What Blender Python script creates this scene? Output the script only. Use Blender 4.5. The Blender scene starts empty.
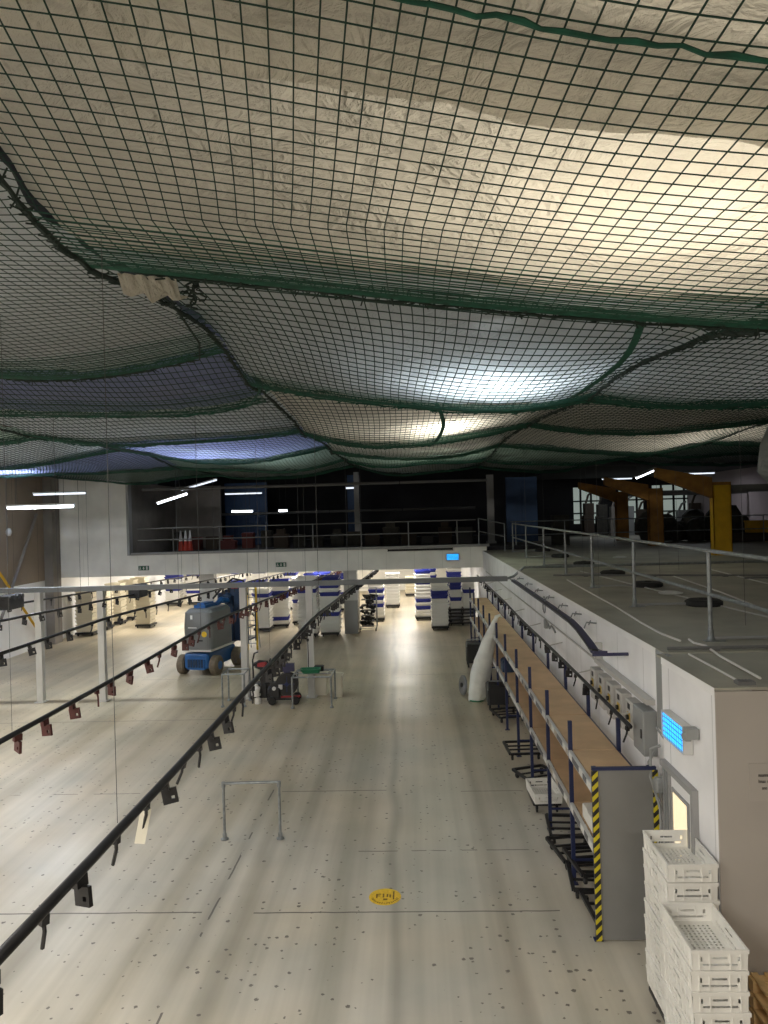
import bpy, math, random
import numpy as np
from mathutils import Vector, Matrix, noise
random.seed(7)
PI = math.pi
SC = bpy.context.scene
COL = SC.collection

# ------------------------------------------------------------------ materials
def mat(name, col, rough=0.6, metal=0.0, spec=0.5, noise_scale=None, noise_amt=0.12, bump=0.0, emit=None, estr=0.0):
    m = bpy.data.materials.new(name); m.use_nodes = True
    nt = m.node_tree; b = nt.nodes['Principled BSDF']
    b.inputs['Base Color'].default_value = (*col, 1)
    b.inputs['Roughness'].default_value = rough
    b.inputs['Metallic'].default_value = metal
    b.inputs['Specular IOR Level'].default_value = spec
    if emit:
        b.inputs['Emission Color'].default_value = (*emit, 1)
        b.inputs['Emission Strength'].default_value = estr
    if noise_scale:
        tc = nt.nodes.new('ShaderNodeTexCoord'); n = nt.nodes.new('ShaderNodeTexNoise')
        n.inputs['Scale'].default_value = noise_scale; n.inputs['Detail'].default_value = 5
        nt.links.new(tc.outputs['Object'], n.inputs['Vector'])
        r = nt.nodes.new('ShaderNodeValToRGB')
        r.color_ramp.elements[0].position = .3; r.color_ramp.elements[1].position = .7
        r.color_ramp.elements[0].color = (*[max(0, c*(1-noise_amt)) for c in col], 1)
        r.color_ramp.elements[1].color = (*[min(1, c*(1+noise_amt)) for c in col], 1)
        nt.links.new(n.outputs['Fac'], r.inputs['Fac']); nt.links.new(r.outputs['Color'], b.inputs['Base Color'])
        if bump:
            bp = nt.nodes.new('ShaderNodeBump'); bp.inputs['Strength'].default_value = bump
            nt.links.new(n.outputs['Fac'], bp.inputs['Height']); nt.links.new(bp.outputs['Normal'], b.inputs['Normal'])
    return m

M = {}
M['white_wall'] = mat('white_wall_panel', (.84, .84, .85), .45, noise_scale=1.3, noise_amt=.05)
M['fascia'] = mat('fascia_panel', (.60, .59, .57), .5, noise_scale=.8, noise_amt=.06)
M['front_wall'] = mat('front_wall_panel', (.42, .385, .35), .6, noise_scale=1.0, noise_amt=.05)
M['roof_deck'] = mat('roof_deck_panel', (.34, .325, .27), .6, noise_scale=1.1, noise_amt=.22)
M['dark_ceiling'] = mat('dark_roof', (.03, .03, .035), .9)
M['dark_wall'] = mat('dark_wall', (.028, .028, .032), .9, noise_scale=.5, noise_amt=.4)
M['back_wall'] = mat('back_wall', (.7, .68, .62), .6, noise_scale=.6, noise_amt=.06)
M['grey_wall'] = mat('grey_interior_wall', (.20, .18, .16), .8, noise_scale=1.0, noise_amt=.2)
M['pink_wall'] = mat('pale_pink_wall', (.48, .40, .42), .8, noise_scale=.4, noise_amt=.1)
M['trim_grey'] = mat('trim_grey', (.30, .30, .30), .5)
M['galv'] = mat('galvanised_steel', (.27, .29, .30), .45, .6, noise_scale=14, noise_amt=.2)
M['beam_grey'] = mat('painted_grey_beam', (.20, .215, .23), .45, .2, noise_scale=3, noise_amt=.1)
M['post_grey'] = mat('pale_grey_post', (.58, .58, .57), .4, .1, noise_scale=3, noise_amt=.06)
M['black_steel'] = mat('black_steel', (.022, .022, .024), .42, .4, noise_scale=8, noise_amt=.3)
M['black_plastic'] = mat('black_plastic', (.018, .018, .02), .5)
M['crate_dim_red'] = mat('dim_red_crate', (.10, .018, .015), .7)
M['yellow_dim'] = mat('dimmed_yellow_steel', (.26, .12, .02), .7, noise_scale=3, noise_amt=.3)  # the yellow steel again, with the dimmer light put into its colour
M['red_plastic'] = mat('dark_red_plastic', (.28, .02, .025), .5)
M['blue_paint'] = mat('rack_blue_paint', (.018, .026, .085), .45, .1)
M['navy_strip'] = mat('navy_strip', (.035, .035, .09), .5)
M['lift_blue'] = mat('lift_blue_paint', (.015, .10, .30), .4, noise_scale=3, noise_amt=.25)
M['lift_dark_blue'] = mat('lift_dark_blue', (.008, .028, .075), .5, noise_scale=3, noise_amt=.3)
M['lift_grey'] = mat('lift_grey_cover', (.17, .175, .18), .5, noise_scale=2, noise_amt=.08)
M['tyre'] = mat('tan_tyre_rubber', (.15, .12, .085), .8, noise_scale=12, noise_amt=.2)
M['rubber'] = mat('black_rubber', (.02, .02, .02), .8)
M['tray_white'] = mat('white_tray_plastic', (.78, .77, .73), .4, noise_scale=3, noise_amt=.05)
M['tray_blue'] = mat('blue_tray_plastic', (.018, .028, .24), .4)
M['tray_cream'] = mat('cream_tray_plastic', (.66, .60, .46), .45)
M['hardboard'] = mat('brown_hardboard', (.56, .38, .22), .55, noise_scale=2.5, noise_amt=.12)
M['panel_grey'] = mat('grey_sheet_panel', (.20, .20, .195), .5, noise_scale=1.5, noise_amt=.08)
M['tarp'] = mat('white_dust_sheet', (.80, .82, .78), .6, noise_scale=5, noise_amt=.08, bump=.3)
M['green'] = mat('green_plastic', (.015, .16, .08), .35)
M['exit_green'] = mat('exit_sign_green', (.01, .09, .05), .4)
M['white_paint'] = mat('white_paint', (.8, .8, .8), .4)
M['yellow'] = mat('yellow_steel', (.62, .36, .015), .5, noise_scale=3, noise_amt=.15)
M['yellow_mark'] = mat('yellow_vinyl', (.72, .47, .02), .5, noise_scale=25, noise_amt=.18)
M['mark_dark'] = mat('worn_dark_print', (.16, .09, .01), .6)
M['wood'] = mat('pallet_wood', (.66, .45, .22), .75, noise_scale=6, noise_amt=.25)
M['cream_bin'] = mat('cream_bin_plastic', (.74, .71, .60), .5)
M['iso_grey'] = mat('switch_box_grey', (.48, .47, .45), .45)
M['enclosure'] = mat('enclosure_grey', (.27, .28, .28), .5)
M['brass'] = mat('switch_yellow', (.55, .38, .05), .45)
M['net'] = mat('dark_green_net_cord', (.006, .036, .024), .8)
M['rope'] = mat('green_border_rope', (.005, .07, .042), .75, noise_scale=12, noise_amt=.4)
M['rope_dark'] = mat('dark_lacing_rope', (.012, .025, .02), .85)
M['wire'] = mat('thin_steel_wire', (.10, .10, .10), .5, .3)
M['cable_white'] = mat('white_cable', (.70, .69, .66), .5)
M['text'] = mat('dark_print', (.05, .045, .045), .6)
M['notice'] = mat('notice_plate', (.50, .47, .45), .5)
M['cone_white'] = mat('cone_white', (.75, .75, .75), .5)
M['cone_red'] = mat('cone_red', (.5, .05, .03), .5)
M['bag_dark'] = mat('dark_sacking', (.03, .028, .022), .85, noise_scale=4, noise_amt=.4)
M['clutter_brown'] = mat('brown_carton', (.05, .036, .025), .8)
M['blue_door'] = mat('blue_sheet_cladding', (.03, .07, .16), .6, noise_scale=1, noise_amt=.2)
M['pipe_dim'] = mat('dull_grey_pipe', (.20, .20, .20), .5, .3)
M['lamp_tube'] = mat('lamp_diffuser', (.9, .9, .9), .5, emit=(.86, .93, 1.0), estr=9)
M['lamp_tube_dim'] = mat('lamp_diffuser_dim', (.8, .8, .8), .5, emit=(.8, .88, 1.0), estr=1.3)
M['lamp_body'] = mat('lamp_body_white', (.6, .6, .6), .5)
M['uv_tube'] = mat('blue_uv_tube', (.1, .4, .8), .4, emit=(.02, .42, 1.0), estr=1.6)
M['uv_back'] = mat('fly_killer_back', (.05, .12, .30), .4)
M['bright_pane'] = mat('lit_pane', (.9, .8, .6), .4, emit=(1.0, .80, .50), estr=.75)
M['day_pane'] = mat('daylit_pane', (.8, .9, .85), .4, emit=(.85, 1.0, .9), estr=.22)

def hazard():
    m = mat('hazard_tape', (.7, .6, .03), .5); nt = m.node_tree; b = nt.nodes['Principled BSDF']
    tc = nt.nodes.new('ShaderNodeTexCoord'); s = nt.nodes.new('ShaderNodeSeparateXYZ')
    nt.links.new(tc.outputs['Object'], s.inputs[0])
    a = nt.nodes.new('ShaderNodeMath'); a.operation = 'SUBTRACT'
    nt.links.new(s.outputs['Z'], a.inputs[0]); nt.links.new(s.outputs['X'], a.inputs[1])
    d = nt.nodes.new('ShaderNodeMath'); d.operation = 'MULTIPLY'; d.inputs[1].default_value = 1/.115
    nt.links.new(a.outputs[0], d.inputs[0])
    f = nt.nodes.new('ShaderNodeMath'); f.operation = 'FRACT'; nt.links.new(d.outputs[0], f.inputs[0])
    g = nt.nodes.new('ShaderNodeMath'); g.operation = 'GREATER_THAN'; g.inputs[1].default_value = .5
    nt.links.new(f.outputs[0], g.inputs[0])
    mx = nt.nodes.new('ShaderNodeMix'); mx.data_type = 'RGBA'
    mx.inputs[6].default_value = (.55, .46, .015, 1); mx.inputs[7].default_value = (.015, .015, .015, 1)
    nt.links.new(g.outputs[0], mx.inputs[0]); nt.links.new(mx.outputs[2], b.inputs['Base Color'])
    return m
M['hazard'] = hazard()

def label_strip():
    m = mat('shelf_label_strip', (.6, .58, .54), .5); nt = m.node_tree; b = nt.nodes['Principled BSDF']
    tc = nt.nodes.new('ShaderNodeTexCoord'); s = nt.nodes.new('ShaderNodeSeparateXYZ')
    nt.links.new(tc.outputs['Object'], s.inputs[0])
    n = nt.nodes.new('ShaderNodeTexWhiteNoise'); n.noise_dimensions = '1D'
    d = nt.nodes.new('ShaderNodeMath'); d.operation = 'MULTIPLY'; d.inputs[1].default_value = 5
    nt.links.new(s.outputs['Y'], d.inputs[0])
    f = nt.nodes.new('ShaderNodeMath'); f.operation = 'FLOOR'; nt.links.new(d.outputs[0], f.inputs[0]); nt.links.new(f.outputs[0], n.inputs['W'])
    r = nt.nodes.new('ShaderNodeValToRGB'); r.color_ramp.interpolation = 'CONSTANT'
    e = r.color_ramp.elements; e[0].color = (.10, .10, .11, 1); e[1].position = .38; e[1].color = (.40, .35, .28, 1)
    x = r.color_ramp.elements.new(.5); x.color = (.70, .69, .66, 1)
    nt.links.new(n.outputs['Value'], r.inputs['Fac']); nt.links.new(r.outputs['Color'], b.inputs['Base Color'])
    return m
M['label_strip'] = label_strip()

def clad(name, col, axis='Y', pitch=.9, dark=.55, zband=None):
    m = mat(name, col, .6); nt = m.node_tree; b = nt.nodes['Principled BSDF']
    tc = nt.nodes.new('ShaderNodeTexCoord'); s = nt.nodes.new('ShaderNodeSeparateXYZ'); nt.links.new(tc.outputs['Object'], s.inputs[0])
    d = nt.nodes.new('ShaderNodeMath'); d.operation = 'DIVIDE'; d.inputs[1].default_value = pitch; nt.links.new(s.outputs[axis], d.inputs[0])
    f = nt.nodes.new('ShaderNodeMath'); f.operation = 'FRACT'; nt.links.new(d.outputs[0], f.inputs[0])
    g = nt.nodes.new('ShaderNodeMath'); g.operation = 'LESS_THAN'; g.inputs[1].default_value = .02/pitch; nt.links.new(f.outputs[0], g.inputs[0])
    n = nt.nodes.new('ShaderNodeTexNoise'); n.inputs['Scale'].default_value = 1.1; n.inputs['Detail'].default_value = 6
    nt.links.new(tc.outputs['Object'], n.inputs['Vector'])
    r = nt.nodes.new('ShaderNodeValToRGB'); r.color_ramp.elements[0].position = .3; r.color_ramp.elements[1].position = .7
    r.color_ramp.elements[0].color = (*[c*.88 for c in col], 1); r.color_ramp.elements[1].color = (*[min(1, c*1.08) for c in col], 1)
    nt.links.new(n.outputs['Fac'], r.inputs['Fac'])
    mx = nt.nodes.new('ShaderNodeMix'); mx.data_type = 'RGBA'; nt.links.new(g.outputs[0], mx.inputs[0])
    nt.links.new(r.outputs['Color'], mx.inputs[6]); mx.inputs[7].default_value = (*[c*dark for c in col], 1)
    nt.links.new(mx.outputs[2], b.inputs['Base Color'])
    return m
M['side_clad'] = clad('side_wall_white_panels', (.86, .86, .88), 'Y', 1.15, .7)
M['brown_clad'] = clad('brown_wall_cladding', (.27, .21, .16), 'Y', 1.8, .35)
M['fascia'] = clad('fascia_white_panels', (.88, .865, .83), 'X', 1.12, .85)

def sheet_mat(name, col, tint, transp=.16):
    m = bpy.data.materials.new(name); m.use_nodes = True; nt = m.node_tree; nt.nodes.clear()
    o = nt.nodes.new('ShaderNodeOutputMaterial')
    tc = nt.nodes.new('ShaderNodeTexCoord'); n = nt.nodes.new('ShaderNodeTexNoise')
    n.inputs['Scale'].default_value = 2.2; n.inputs['Detail'].default_value = 8; n.inputs['Roughness'].default_value = .6; n.inputs['Distortion'].default_value = 1.2
    nt.links.new(tc.outputs['Object'], n.inputs['Vector'])
    r = nt.nodes.new('ShaderNodeValToRGB'); r.color_ramp.elements[0].position = .35; r.color_ramp.elements[1].position = .65
    r.color_ramp.elements[0].color = (*[c*.86 for c in col], 1); r.color_ramp.elements[1].color = (*col, 1)
    nt.links.new(n.outputs['Fac'], r.inputs['Fac'])
    bp = nt.nodes.new('ShaderNodeBump'); bp.inputs['Strength'].default_value = .8; bp.inputs['Distance'].default_value = .14
    n2 = nt.nodes.new('ShaderNodeTexNoise'); n2.inputs['Scale'].default_value = 3.4; n2.inputs['Detail'].default_value = 6; n2.inputs['Roughness'].default_value = .5; n2.inputs['Distortion'].default_value = 2.6
    nt.links.new(tc.outputs['Object'], n2.inputs['Vector'])
    rd = nt.nodes.new('ShaderNodeMath'); rd.operation = 'SUBTRACT'; rd.inputs[1].default_value = .5; nt.links.new(n2.outputs['Fac'], rd.inputs[0])
    ab = nt.nodes.new('ShaderNodeMath'); ab.operation = 'ABSOLUTE'; nt.links.new(rd.outputs[0], ab.inputs[0])
    sm = nt.nodes.new('ShaderNodeMath'); sm.operation = 'ADD'; nt.links.new(n.outputs['Fac'], sm.inputs[0]); nt.links.new(ab.outputs[0], sm.inputs[1])
    nt.links.new(sm.outputs[0], bp.inputs['Height'])
    p = nt.nodes.new('ShaderNodeBsdfPrincipled'); p.inputs['Roughness'].default_value = .38
    nt.links.new(r.outputs['Color'], p.inputs['Base Color']); nt.links.new(bp.outputs['Normal'], p.inputs['Normal'])
    t = nt.nodes.new('ShaderNodeBsdfTranslucent'); t.inputs['Color'].default_value = (*tint, 1); nt.links.new(bp.outputs['Normal'], t.inputs['Normal'])
    a = nt.nodes.new('ShaderNodeMixShader'); a.inputs[0].default_value = .42
    nt.links.new(p.outputs[0], a.inputs[1]); nt.links.new(t.outputs[0], a.inputs[2])
    x = nt.nodes.new('ShaderNodeBsdfTransparent'); c = nt.nodes.new('ShaderNodeMixShader'); c.inputs[0].default_value = transp
    nt.links.new(a.outputs[0], c.inputs[1]); nt.links.new(x.outputs[0], c.inputs[2]); nt.links.new(c.outputs[0], o.inputs['Surface'])
    return m
M['sheet'] = sheet_mat('white_plastic_sheeting', (.74, .71, .63), (.80, .76, .66), .05)
M['sheet_grey'] = sheet_mat('grey_white_sheeting', (.62, .65, .66), (.66, .74, .78), .09)
M['sheet_blue'] = sheet_mat('blue_tinted_sheeting', (.26, .29, .50), (.28, .33, .62), .08)
M['sheet_green'] = sheet_mat('green_tinted_sheeting', (.40, .50, .44), (.40, .56, .46), .10)

def floor_mat():
    m = mat('sealed_concrete_floor', (.5, .5, .48), .3); nt = m.node_tree; b = nt.nodes['Principled BSDF']; L = nt.links.new
    def N(t, **k):
        n = nt.nodes.new(t)
        for a, v in k.items(): setattr(n, a, v)
        return n
    def math_(op, a, bb=None, c=None):
        n = N('ShaderNodeMath', operation=op)
        for i, v in enumerate((a, bb, c)):
            if v is None: continue
            if isinstance(v, (int, float)): n.inputs[i].default_value = v
            else: L(v, n.inputs[i])
        return n.outputs[0]
    tc = N('ShaderNodeTexCoord'); sp = N('ShaderNodeSeparateXYZ'); L(tc.outputs['Object'], sp.inputs[0])
    X, Y = sp.outputs['X'], sp.outputs['Y']
    def noise_(scale, detail=4, vec=None, rough=.5):
        n = N('ShaderNodeTexNoise'); n.inputs['Scale'].default_value = scale; n.inputs['Detail'].default_value = detail; n.inputs['Roughness'].default_value = rough
        L(vec or tc.outputs['Object'], n.inputs['Vector']); return n.outputs['Fac']
    def mapped(sx, sy):
        mp = N('ShaderNodeMapping'); mp.inputs['Scale'].default_value = (sx, sy, 1); L(tc.outputs['Object'], mp.inputs['Vector']); return mp.outputs[0]
    def ramp(f, p0, c0, p1, c1):
        r = N('ShaderNodeValToRGB'); e = r.color_ramp.elements; e[0].position = p0; e[0].color = (*c0, 1); e[1].position = p1; e[1].color = (*c1, 1); L(f, r.inputs[0]); return r.outputs[0]
    def mul(a, c, fac=1.0):
        n = N('ShaderNodeMix', data_type='RGBA', blend_type='MULTIPLY'); n.inputs[0].default_value = fac; L(a, n.inputs[6]); L(c, n.inputs[7]); return n.outputs[2]
    base = ramp(noise_(.55, 5), .3, (.48, .47, .425), .7, (.64, .60, .53))
    # long darker streaks and bands running down the hall
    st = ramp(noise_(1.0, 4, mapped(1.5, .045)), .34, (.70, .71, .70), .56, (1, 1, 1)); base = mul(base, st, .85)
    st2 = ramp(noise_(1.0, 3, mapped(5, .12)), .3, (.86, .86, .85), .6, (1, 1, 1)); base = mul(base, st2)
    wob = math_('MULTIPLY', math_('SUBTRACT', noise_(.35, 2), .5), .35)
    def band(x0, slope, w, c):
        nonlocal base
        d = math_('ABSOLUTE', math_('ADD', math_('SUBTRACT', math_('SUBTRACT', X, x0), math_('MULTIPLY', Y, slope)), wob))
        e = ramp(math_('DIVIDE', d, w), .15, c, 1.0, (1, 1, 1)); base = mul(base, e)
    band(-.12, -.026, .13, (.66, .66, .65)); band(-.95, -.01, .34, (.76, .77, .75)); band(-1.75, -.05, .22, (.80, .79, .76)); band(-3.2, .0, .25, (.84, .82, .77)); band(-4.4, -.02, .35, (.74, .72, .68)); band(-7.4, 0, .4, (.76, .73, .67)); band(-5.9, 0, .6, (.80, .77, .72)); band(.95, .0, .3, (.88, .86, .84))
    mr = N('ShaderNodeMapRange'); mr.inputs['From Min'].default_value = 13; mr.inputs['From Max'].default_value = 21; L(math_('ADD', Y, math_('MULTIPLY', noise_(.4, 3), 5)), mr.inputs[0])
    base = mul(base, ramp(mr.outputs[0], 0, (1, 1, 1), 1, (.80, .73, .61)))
    # brown scuffing in patches
    base = mul(base, ramp(noise_(.25, 3), .35, (.92, .88, .80), .6, (1, 1, 1)))
    # spots of dropped dirt
    vo = N('ShaderNodeTexVoronoi'); vo.inputs['Scale'].default_value = 9; 
    dis = N('ShaderNodeMixRGB'); L(tc.outputs['Object'], vo.inputs['Vector'])
    sx = N('ShaderNodeSeparateColor'); L(vo.outputs['Color'], sx.inputs[0])
    vs = math_('LESS_THAN', math_('ADD', vo.outputs['Distance'], math_('MULTIPLY', noise_(55, 3), .34)), math_('ADD', math_('MULTIPLY', sx.outputs[1], .15), .25))
    clus = math_('GREATER_THAN', math_('ADD', math_('MULTIPLY', sx.outputs[0], .5), noise_(.7, 2)), .75)
    spots = math_('MULTIPLY', vs, clus)
    # saw cut joints
    wj = math_('MULTIPLY', math_('SUBTRACT', noise_(3, 2), .5), .03)
    def seg(coord, c0, other, a, bb, w, brk=0.0):
        d = math_('LESS_THAN', math_('ABSOLUTE', math_('ADD', math_('SUBTRACT', coord, c0), wj)), w)
        r1 = math_('MULTIPLY', math_('GREATER_THAN', other, a), math_('LESS_THAN', other, bb)); v = math_('MULTIPLY', d, r1)
        if brk: v = math_('MULTIPLY', v, math_('GREATER_THAN', noise_(1.7, 2), brk))
        return v
    js = [seg(Y, 9.2, X, -8, -2.75, .014), seg(Y, 9.18, X, -2.1, 1.65, .013), seg(Y, 10.83, X, -1.1, 1.6, .012, .5), seg(Y, 13.2, X, -2.45, -.6, .014), seg(Y, 13.1, X, .7, 1.75, .012),
          seg(X, -2.62, Y, 7, 13.3, .013, .5), seg(Y, 17.95, X, -12, -4.6, .016), seg(Y, 22.5, X, -10, 2, .014, .45), seg(Y, 13.2, X, -9, -5, .013, .55), seg(Y, 27, X, -10, 2, .014, .5)]
    tot = spots
    for j in js: tot = math_('MAXIMUM', tot, j)
    mx = N('ShaderNodeMix', data_type='RGBA'); L(math_('MULTIPLY', tot, .86), mx.inputs[0]); L(base, mx.inputs[6]); mx.inputs[7].default_value = (.10, .09, .08, 1)
    L(mx.outputs[2], b.inputs['Base Color'])
    rr = N('ShaderNodeMapRange'); rr.inputs['To Min'].default_value = .30; rr.inputs['To Max'].default_value = .50; L(noise_(.9, 4), rr.inputs[0]); L(rr.outputs[0], b.inputs['Roughness'])
    bp = N('ShaderNodeBump'); bp.inputs['Strength'].default_value = .06; L(noise_(.8, 3, mapped(1, 3)), bp.inputs['Height']); L(bp.outputs[0], b.inputs['Normal'])
    return m
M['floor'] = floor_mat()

# ------------------------------------------------------------------ mesh builder
class MB:
    def __init__(s): s.v = []; s.f = []; s.m = []; s.mi = 0
    def add(s, vs, fs):
        o = len(s.v); s.v += [tuple(v) for v in vs]; s.f += [tuple(i+o for i in f) for f in fs]; s.m += [s.mi]*len(fs); return s
    def bx(s, x0, x1, y0, y1, z0, z1, T=None):
        vs = [Vector(p) for p in ((x0, y0, z0), (x1, y0, z0), (x1, y1, z0), (x0, y1, z0), (x0, y0, z1), (x1, y0, z1), (x1, y1, z1), (x0, y1, z1))]
        if T: vs = [T @ v for v in vs]
        return s.add(vs, [(0, 3, 2, 1), (4, 5, 6, 7), (0, 1, 5, 4), (1, 2, 6, 5), (2, 3, 7, 6), (3, 0, 4, 7)])
    def cham(s, x0, x1, y0, y1, z0, z1, c):
        # box with chamfered vertical edges and top edge
        def ring(i, z): return [(x0+i+c, y0+i, z), (x1-i-c, y0+i, z), (x1-i, y0+i+c, z), (x1-i, y1-i-c, z), (x1-i-c, y1-i, z), (x0+i+c, y1-i, z), (x0+i, y1-i-c, z), (x0+i, y0+i+c, z)]
        return s.loft([ring(0, z0), ring(0, z1-c), ring(c*.8, z1)])
    def loft(s, rings, cap=True):
        n = len(rings[0]); vs = [p for r in rings for p in r]; fs = []
        for k in range(len(rings)-1):
            for i in range(n):
                j = (i+1) % n; fs.append((k*n+i, k*n+j, (k+1)*n+j, (k+1)*n+i))
        if cap: fs.append(tuple(range(n))[::-1]); fs.append(tuple((len(rings)-1)*n+i for i in range(n)))
        return s.add(vs, fs)
    def path(s, pts, r, n=8, cap=True):
        pts = [Vector(p) for p in pts]; rings = []; up = None
        for i, p in enumerate(pts):
            d = (pts[min(i+1, len(pts)-1)]-pts[max(i-1, 0)]).normalized()
            if up is None: up = Vector((0, 0, 1)) if abs(d.z) < .9 else Vector((1, 0, 0))
            a = d.cross(up).normalized(); b = a.cross(d).normalized(); up = b
            rr = r[i] if isinstance(r, (list, tuple)) else r
            rings.append([p+a*math.cos(t)*rr+b*math.sin(t)*rr for t in [2*PI*k/n for k in range(n)]])
        return s.loft(rings, cap)
    def tube(s, a, b, r, n=8): return s.path([a, b], r, n)
    def lathe(s, prof, c=(0, 0, 0), n=20, axis='z'):
        rings = []
        for r, h in prof:
            rg = []
            for k in range(n):
                t = 2*PI*k/n; p = (math.cos(t)*r, math.sin(t)*r, h)
                if axis == 'x': p = (p[2], p[0], p[1])
                if axis == 'y': p = (p[1], p[2], p[0])
                rg.append((p[0]+c[0], p[1]+c[1], p[2]+c[2]))
            rings.append(rg)
        return s.loft(rings)
    def build(s, name, material, parent=None, loc=(0, 0, 0), rot=(0, 0, 0), smooth=False, bevel=0):
        me = bpy.data.meshes.new(name); me.from_pydata(s.v, [], s.f)
        mats = material if isinstance(material, (list, tuple)) else [material]
        for m_ in mats: me.materials.append(m_)
        if len(mats) > 1: me.polygons.foreach_set('material_index', s.m)
        if smooth: me.polygons.foreach_set('use_smooth', [True]*len(s.f))
        me.update()
        o = bpy.data.objects.new(name, me); COL.objects.link(o); o.location = loc; o.rotation_euler = rot
        if parent: o.parent = parent
        if bevel:
            md = o.modifiers.new('bevel', 'BEVEL'); md.width = bevel; md.segments = 2; md.limit_method = 'ANGLE'
        return o

def tag(o, label, cat, group=None, kind=None):
    o['label'] = label; o['category'] = cat
    if group: o['group'] = group
    if kind: o['kind'] = kind
    return o
def thing(name, label, cat, loc=(0, 0, 0), rz=0, group=None):
    o = bpy.data.objects.new(name, None); o.empty_display_size = .1; COL.objects.link(o); o.location = loc; o.rotation_euler = (0, 0, rz)
    return tag(o, label, cat, group)
def dup(o, loc=None, rz=None, label=None, group=None, parent=None):
    c = o.copy(); COL.objects.link(c)
    if parent is not None: c.parent = parent
    if loc is not None: c.location = loc
    if rz is not None: c.rotation_euler = (0, 0, rz) if isinstance(rz, (int, float)) else rz
    if label: c['label'] = label
    if group: c['group'] = group
    for ch in list(o.children):
        if ch.parent == o: dup(ch, parent=c)
    return c
def struct(name, mb, m, **k):
    o = mb.build(name, m, **k); o['kind'] = 'structure'; return o

# ------------------------------------------------------------------ camera (built first; stands on the access platform, eye 4.9 m above the floor)
cam = bpy.data.cameras.new('camera'); co = bpy.data.objects.new('camera', cam); COL.objects.link(co); SC.camera = co
yaw, rho = math.radians(2.2), math.radians(1.6)
f = Vector((-math.sin(yaw), math.cos(yaw), 0)); r0 = Vector((math.cos(yaw), math.sin(yaw), 0)); u0 = Vector((0, 0, 1))
r = r0*math.cos(rho)-u0*math.sin(rho); u = u0*math.cos(rho)+r0*math.sin(rho)
co.matrix_world = Matrix(((r.x, u.x, -f.x, 0), (r.y, u.y, -f.y, 0), (r.z, u.z, -f.z, 4.9), (0, 0, 0, 1)))
cam.sensor_fit = 'VERTICAL'; cam.sensor_height = 36; cam.lens = 750/1024*36; cam.clip_start = .05; cam.clip_end = 200

# ------------------------------------------------------------------ setting
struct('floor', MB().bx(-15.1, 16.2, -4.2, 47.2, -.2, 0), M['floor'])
struct('ceiling', MB().bx(-15.1, 16.2, -4.2, 47.2, 9.6, 9.8), M['dark_ceiling'])
struct('wall_near', MB().bx(-15.1, 16.2, -4.3, -4.1, 0, 9.6), M['grey_wall'])
struct('wall_left', MB().bx(-15.1, -14.7, -4.1, 47.0, 0, 2.55), M['white_wall'])
struct('wall_left_upper', MB().bx(-15.1, -14.7, -4.1, 30, 2.55, 9.6), M['brown_clad'])
struct('wall_right', MB().bx(15.8, 16.2, -4.1, 47, 3.25, 9.6), M['pink_wall'])
struct('wall_back_lower', MB().bx(-15.1, 3.2, 46.8, 47, 0, 2.95), M['back_wall'])
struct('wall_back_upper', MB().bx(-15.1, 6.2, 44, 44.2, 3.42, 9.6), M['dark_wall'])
# column strip on the left wall
struct('trim_1', MB().bx(-14.7, -14.35, 29.3, 29.95, 0, 6.9), M['grey_wall'])
# mezzanine: fascia, upper white block, deck, soffit
struct('wall_mezzanine_fascia', MB().bx(-14.7, 2.9, 30, 30.25, 2.59, 3.42), M['fascia'])
struct('wall_mezzanine_block', MB().bx(-14.6, -11.6, 30.0, 30.25, 3.42, 7.1), M['fascia'])
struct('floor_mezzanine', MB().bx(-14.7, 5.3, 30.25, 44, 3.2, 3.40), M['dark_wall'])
struct('ceiling_lower_hall', MB().bx(-14.7, 2.9, 30.25, 46.8, 2.95, 3.1), M['back_wall'])
struct('trim_2', MB().bx(-11.6, -11.5, 29.95, 30.3, 3.42, 7.0).bx(-11.45, 3.0, 29.93, 30.2, 3.42, 3.52), M['trim_grey'])
struct('wall_mezzanine_inner', MB().bx(-11.9, -9.3, 36, 36.2, 3.4, 6.4).bx(-11.9, -11.5, 30.3, 36, 3.4, 6.4), M['grey_wall'])
# cold store building on the right
X1, X2 = 2.74, 2.66
struct('wall_store_side', MB().bx(X1, 3.0, 8.72, 46.8, 0, 3.215), M['side_clad'])
struct('wall_store_side_near', MB().bx(X2, 3.0, 6.85, 8.28, 0, 3.205), M['side_clad'])
struct('trim_3', MB().bx(X1+.01, 3.0, 8.28, 8.72, 0, 3.2), M['white_wall'])
struct('trim_4', MB().bx(X1-.01, X1+.05, 8.30, 8.70, 2.35, 3.24), M['enclosure'])
struct('wall_store_front', MB().bx(X2+.004, 16, 6.835, 6.85, 0, 3.205), M['front_wall'])
struct('ceiling_store_roof', MB().bx(X1, 16, 8.45, 46.8, 3.22, 3.25), M['roof_deck'])
struct('ceiling_store_roof_near', MB().bx(X2, 16, 6.85, 8.45, 3.21, 3.235), M['roof_deck'])
struct('trim_5', MB().bx(X1-.005, X1-.0005, 8.72, 30, 3.17, 3.252).bx(X2-.005, X2-.0005, 6.84, 8.28, 3.16, 3.237), M['white_wall'])
# pillars under the mezzanine fascia
def pillar(x, y, w, d, lab):
    p = thing('pillar', lab, 'pillar', (x, y, 0))
    MB().bx(-w/2, w/2, -d/2, d/2, .0, 1.35).build('kick_casing', M['trim_grey'], p)
    MB().bx(-w/2+.01, w/2-.01, -d/2+.01, d/2-.01, 1.35, 2.94).build('shaft', M['post_grey'], p)
pillar(-2.62, 30.6, .55, .5, 'square pillar with grey lower casing beside the loaded roll cage')
pillar(-8.5, 30.6, .62, .5, 'pale square pillar rising behind the blue and grey boom lift')
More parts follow.
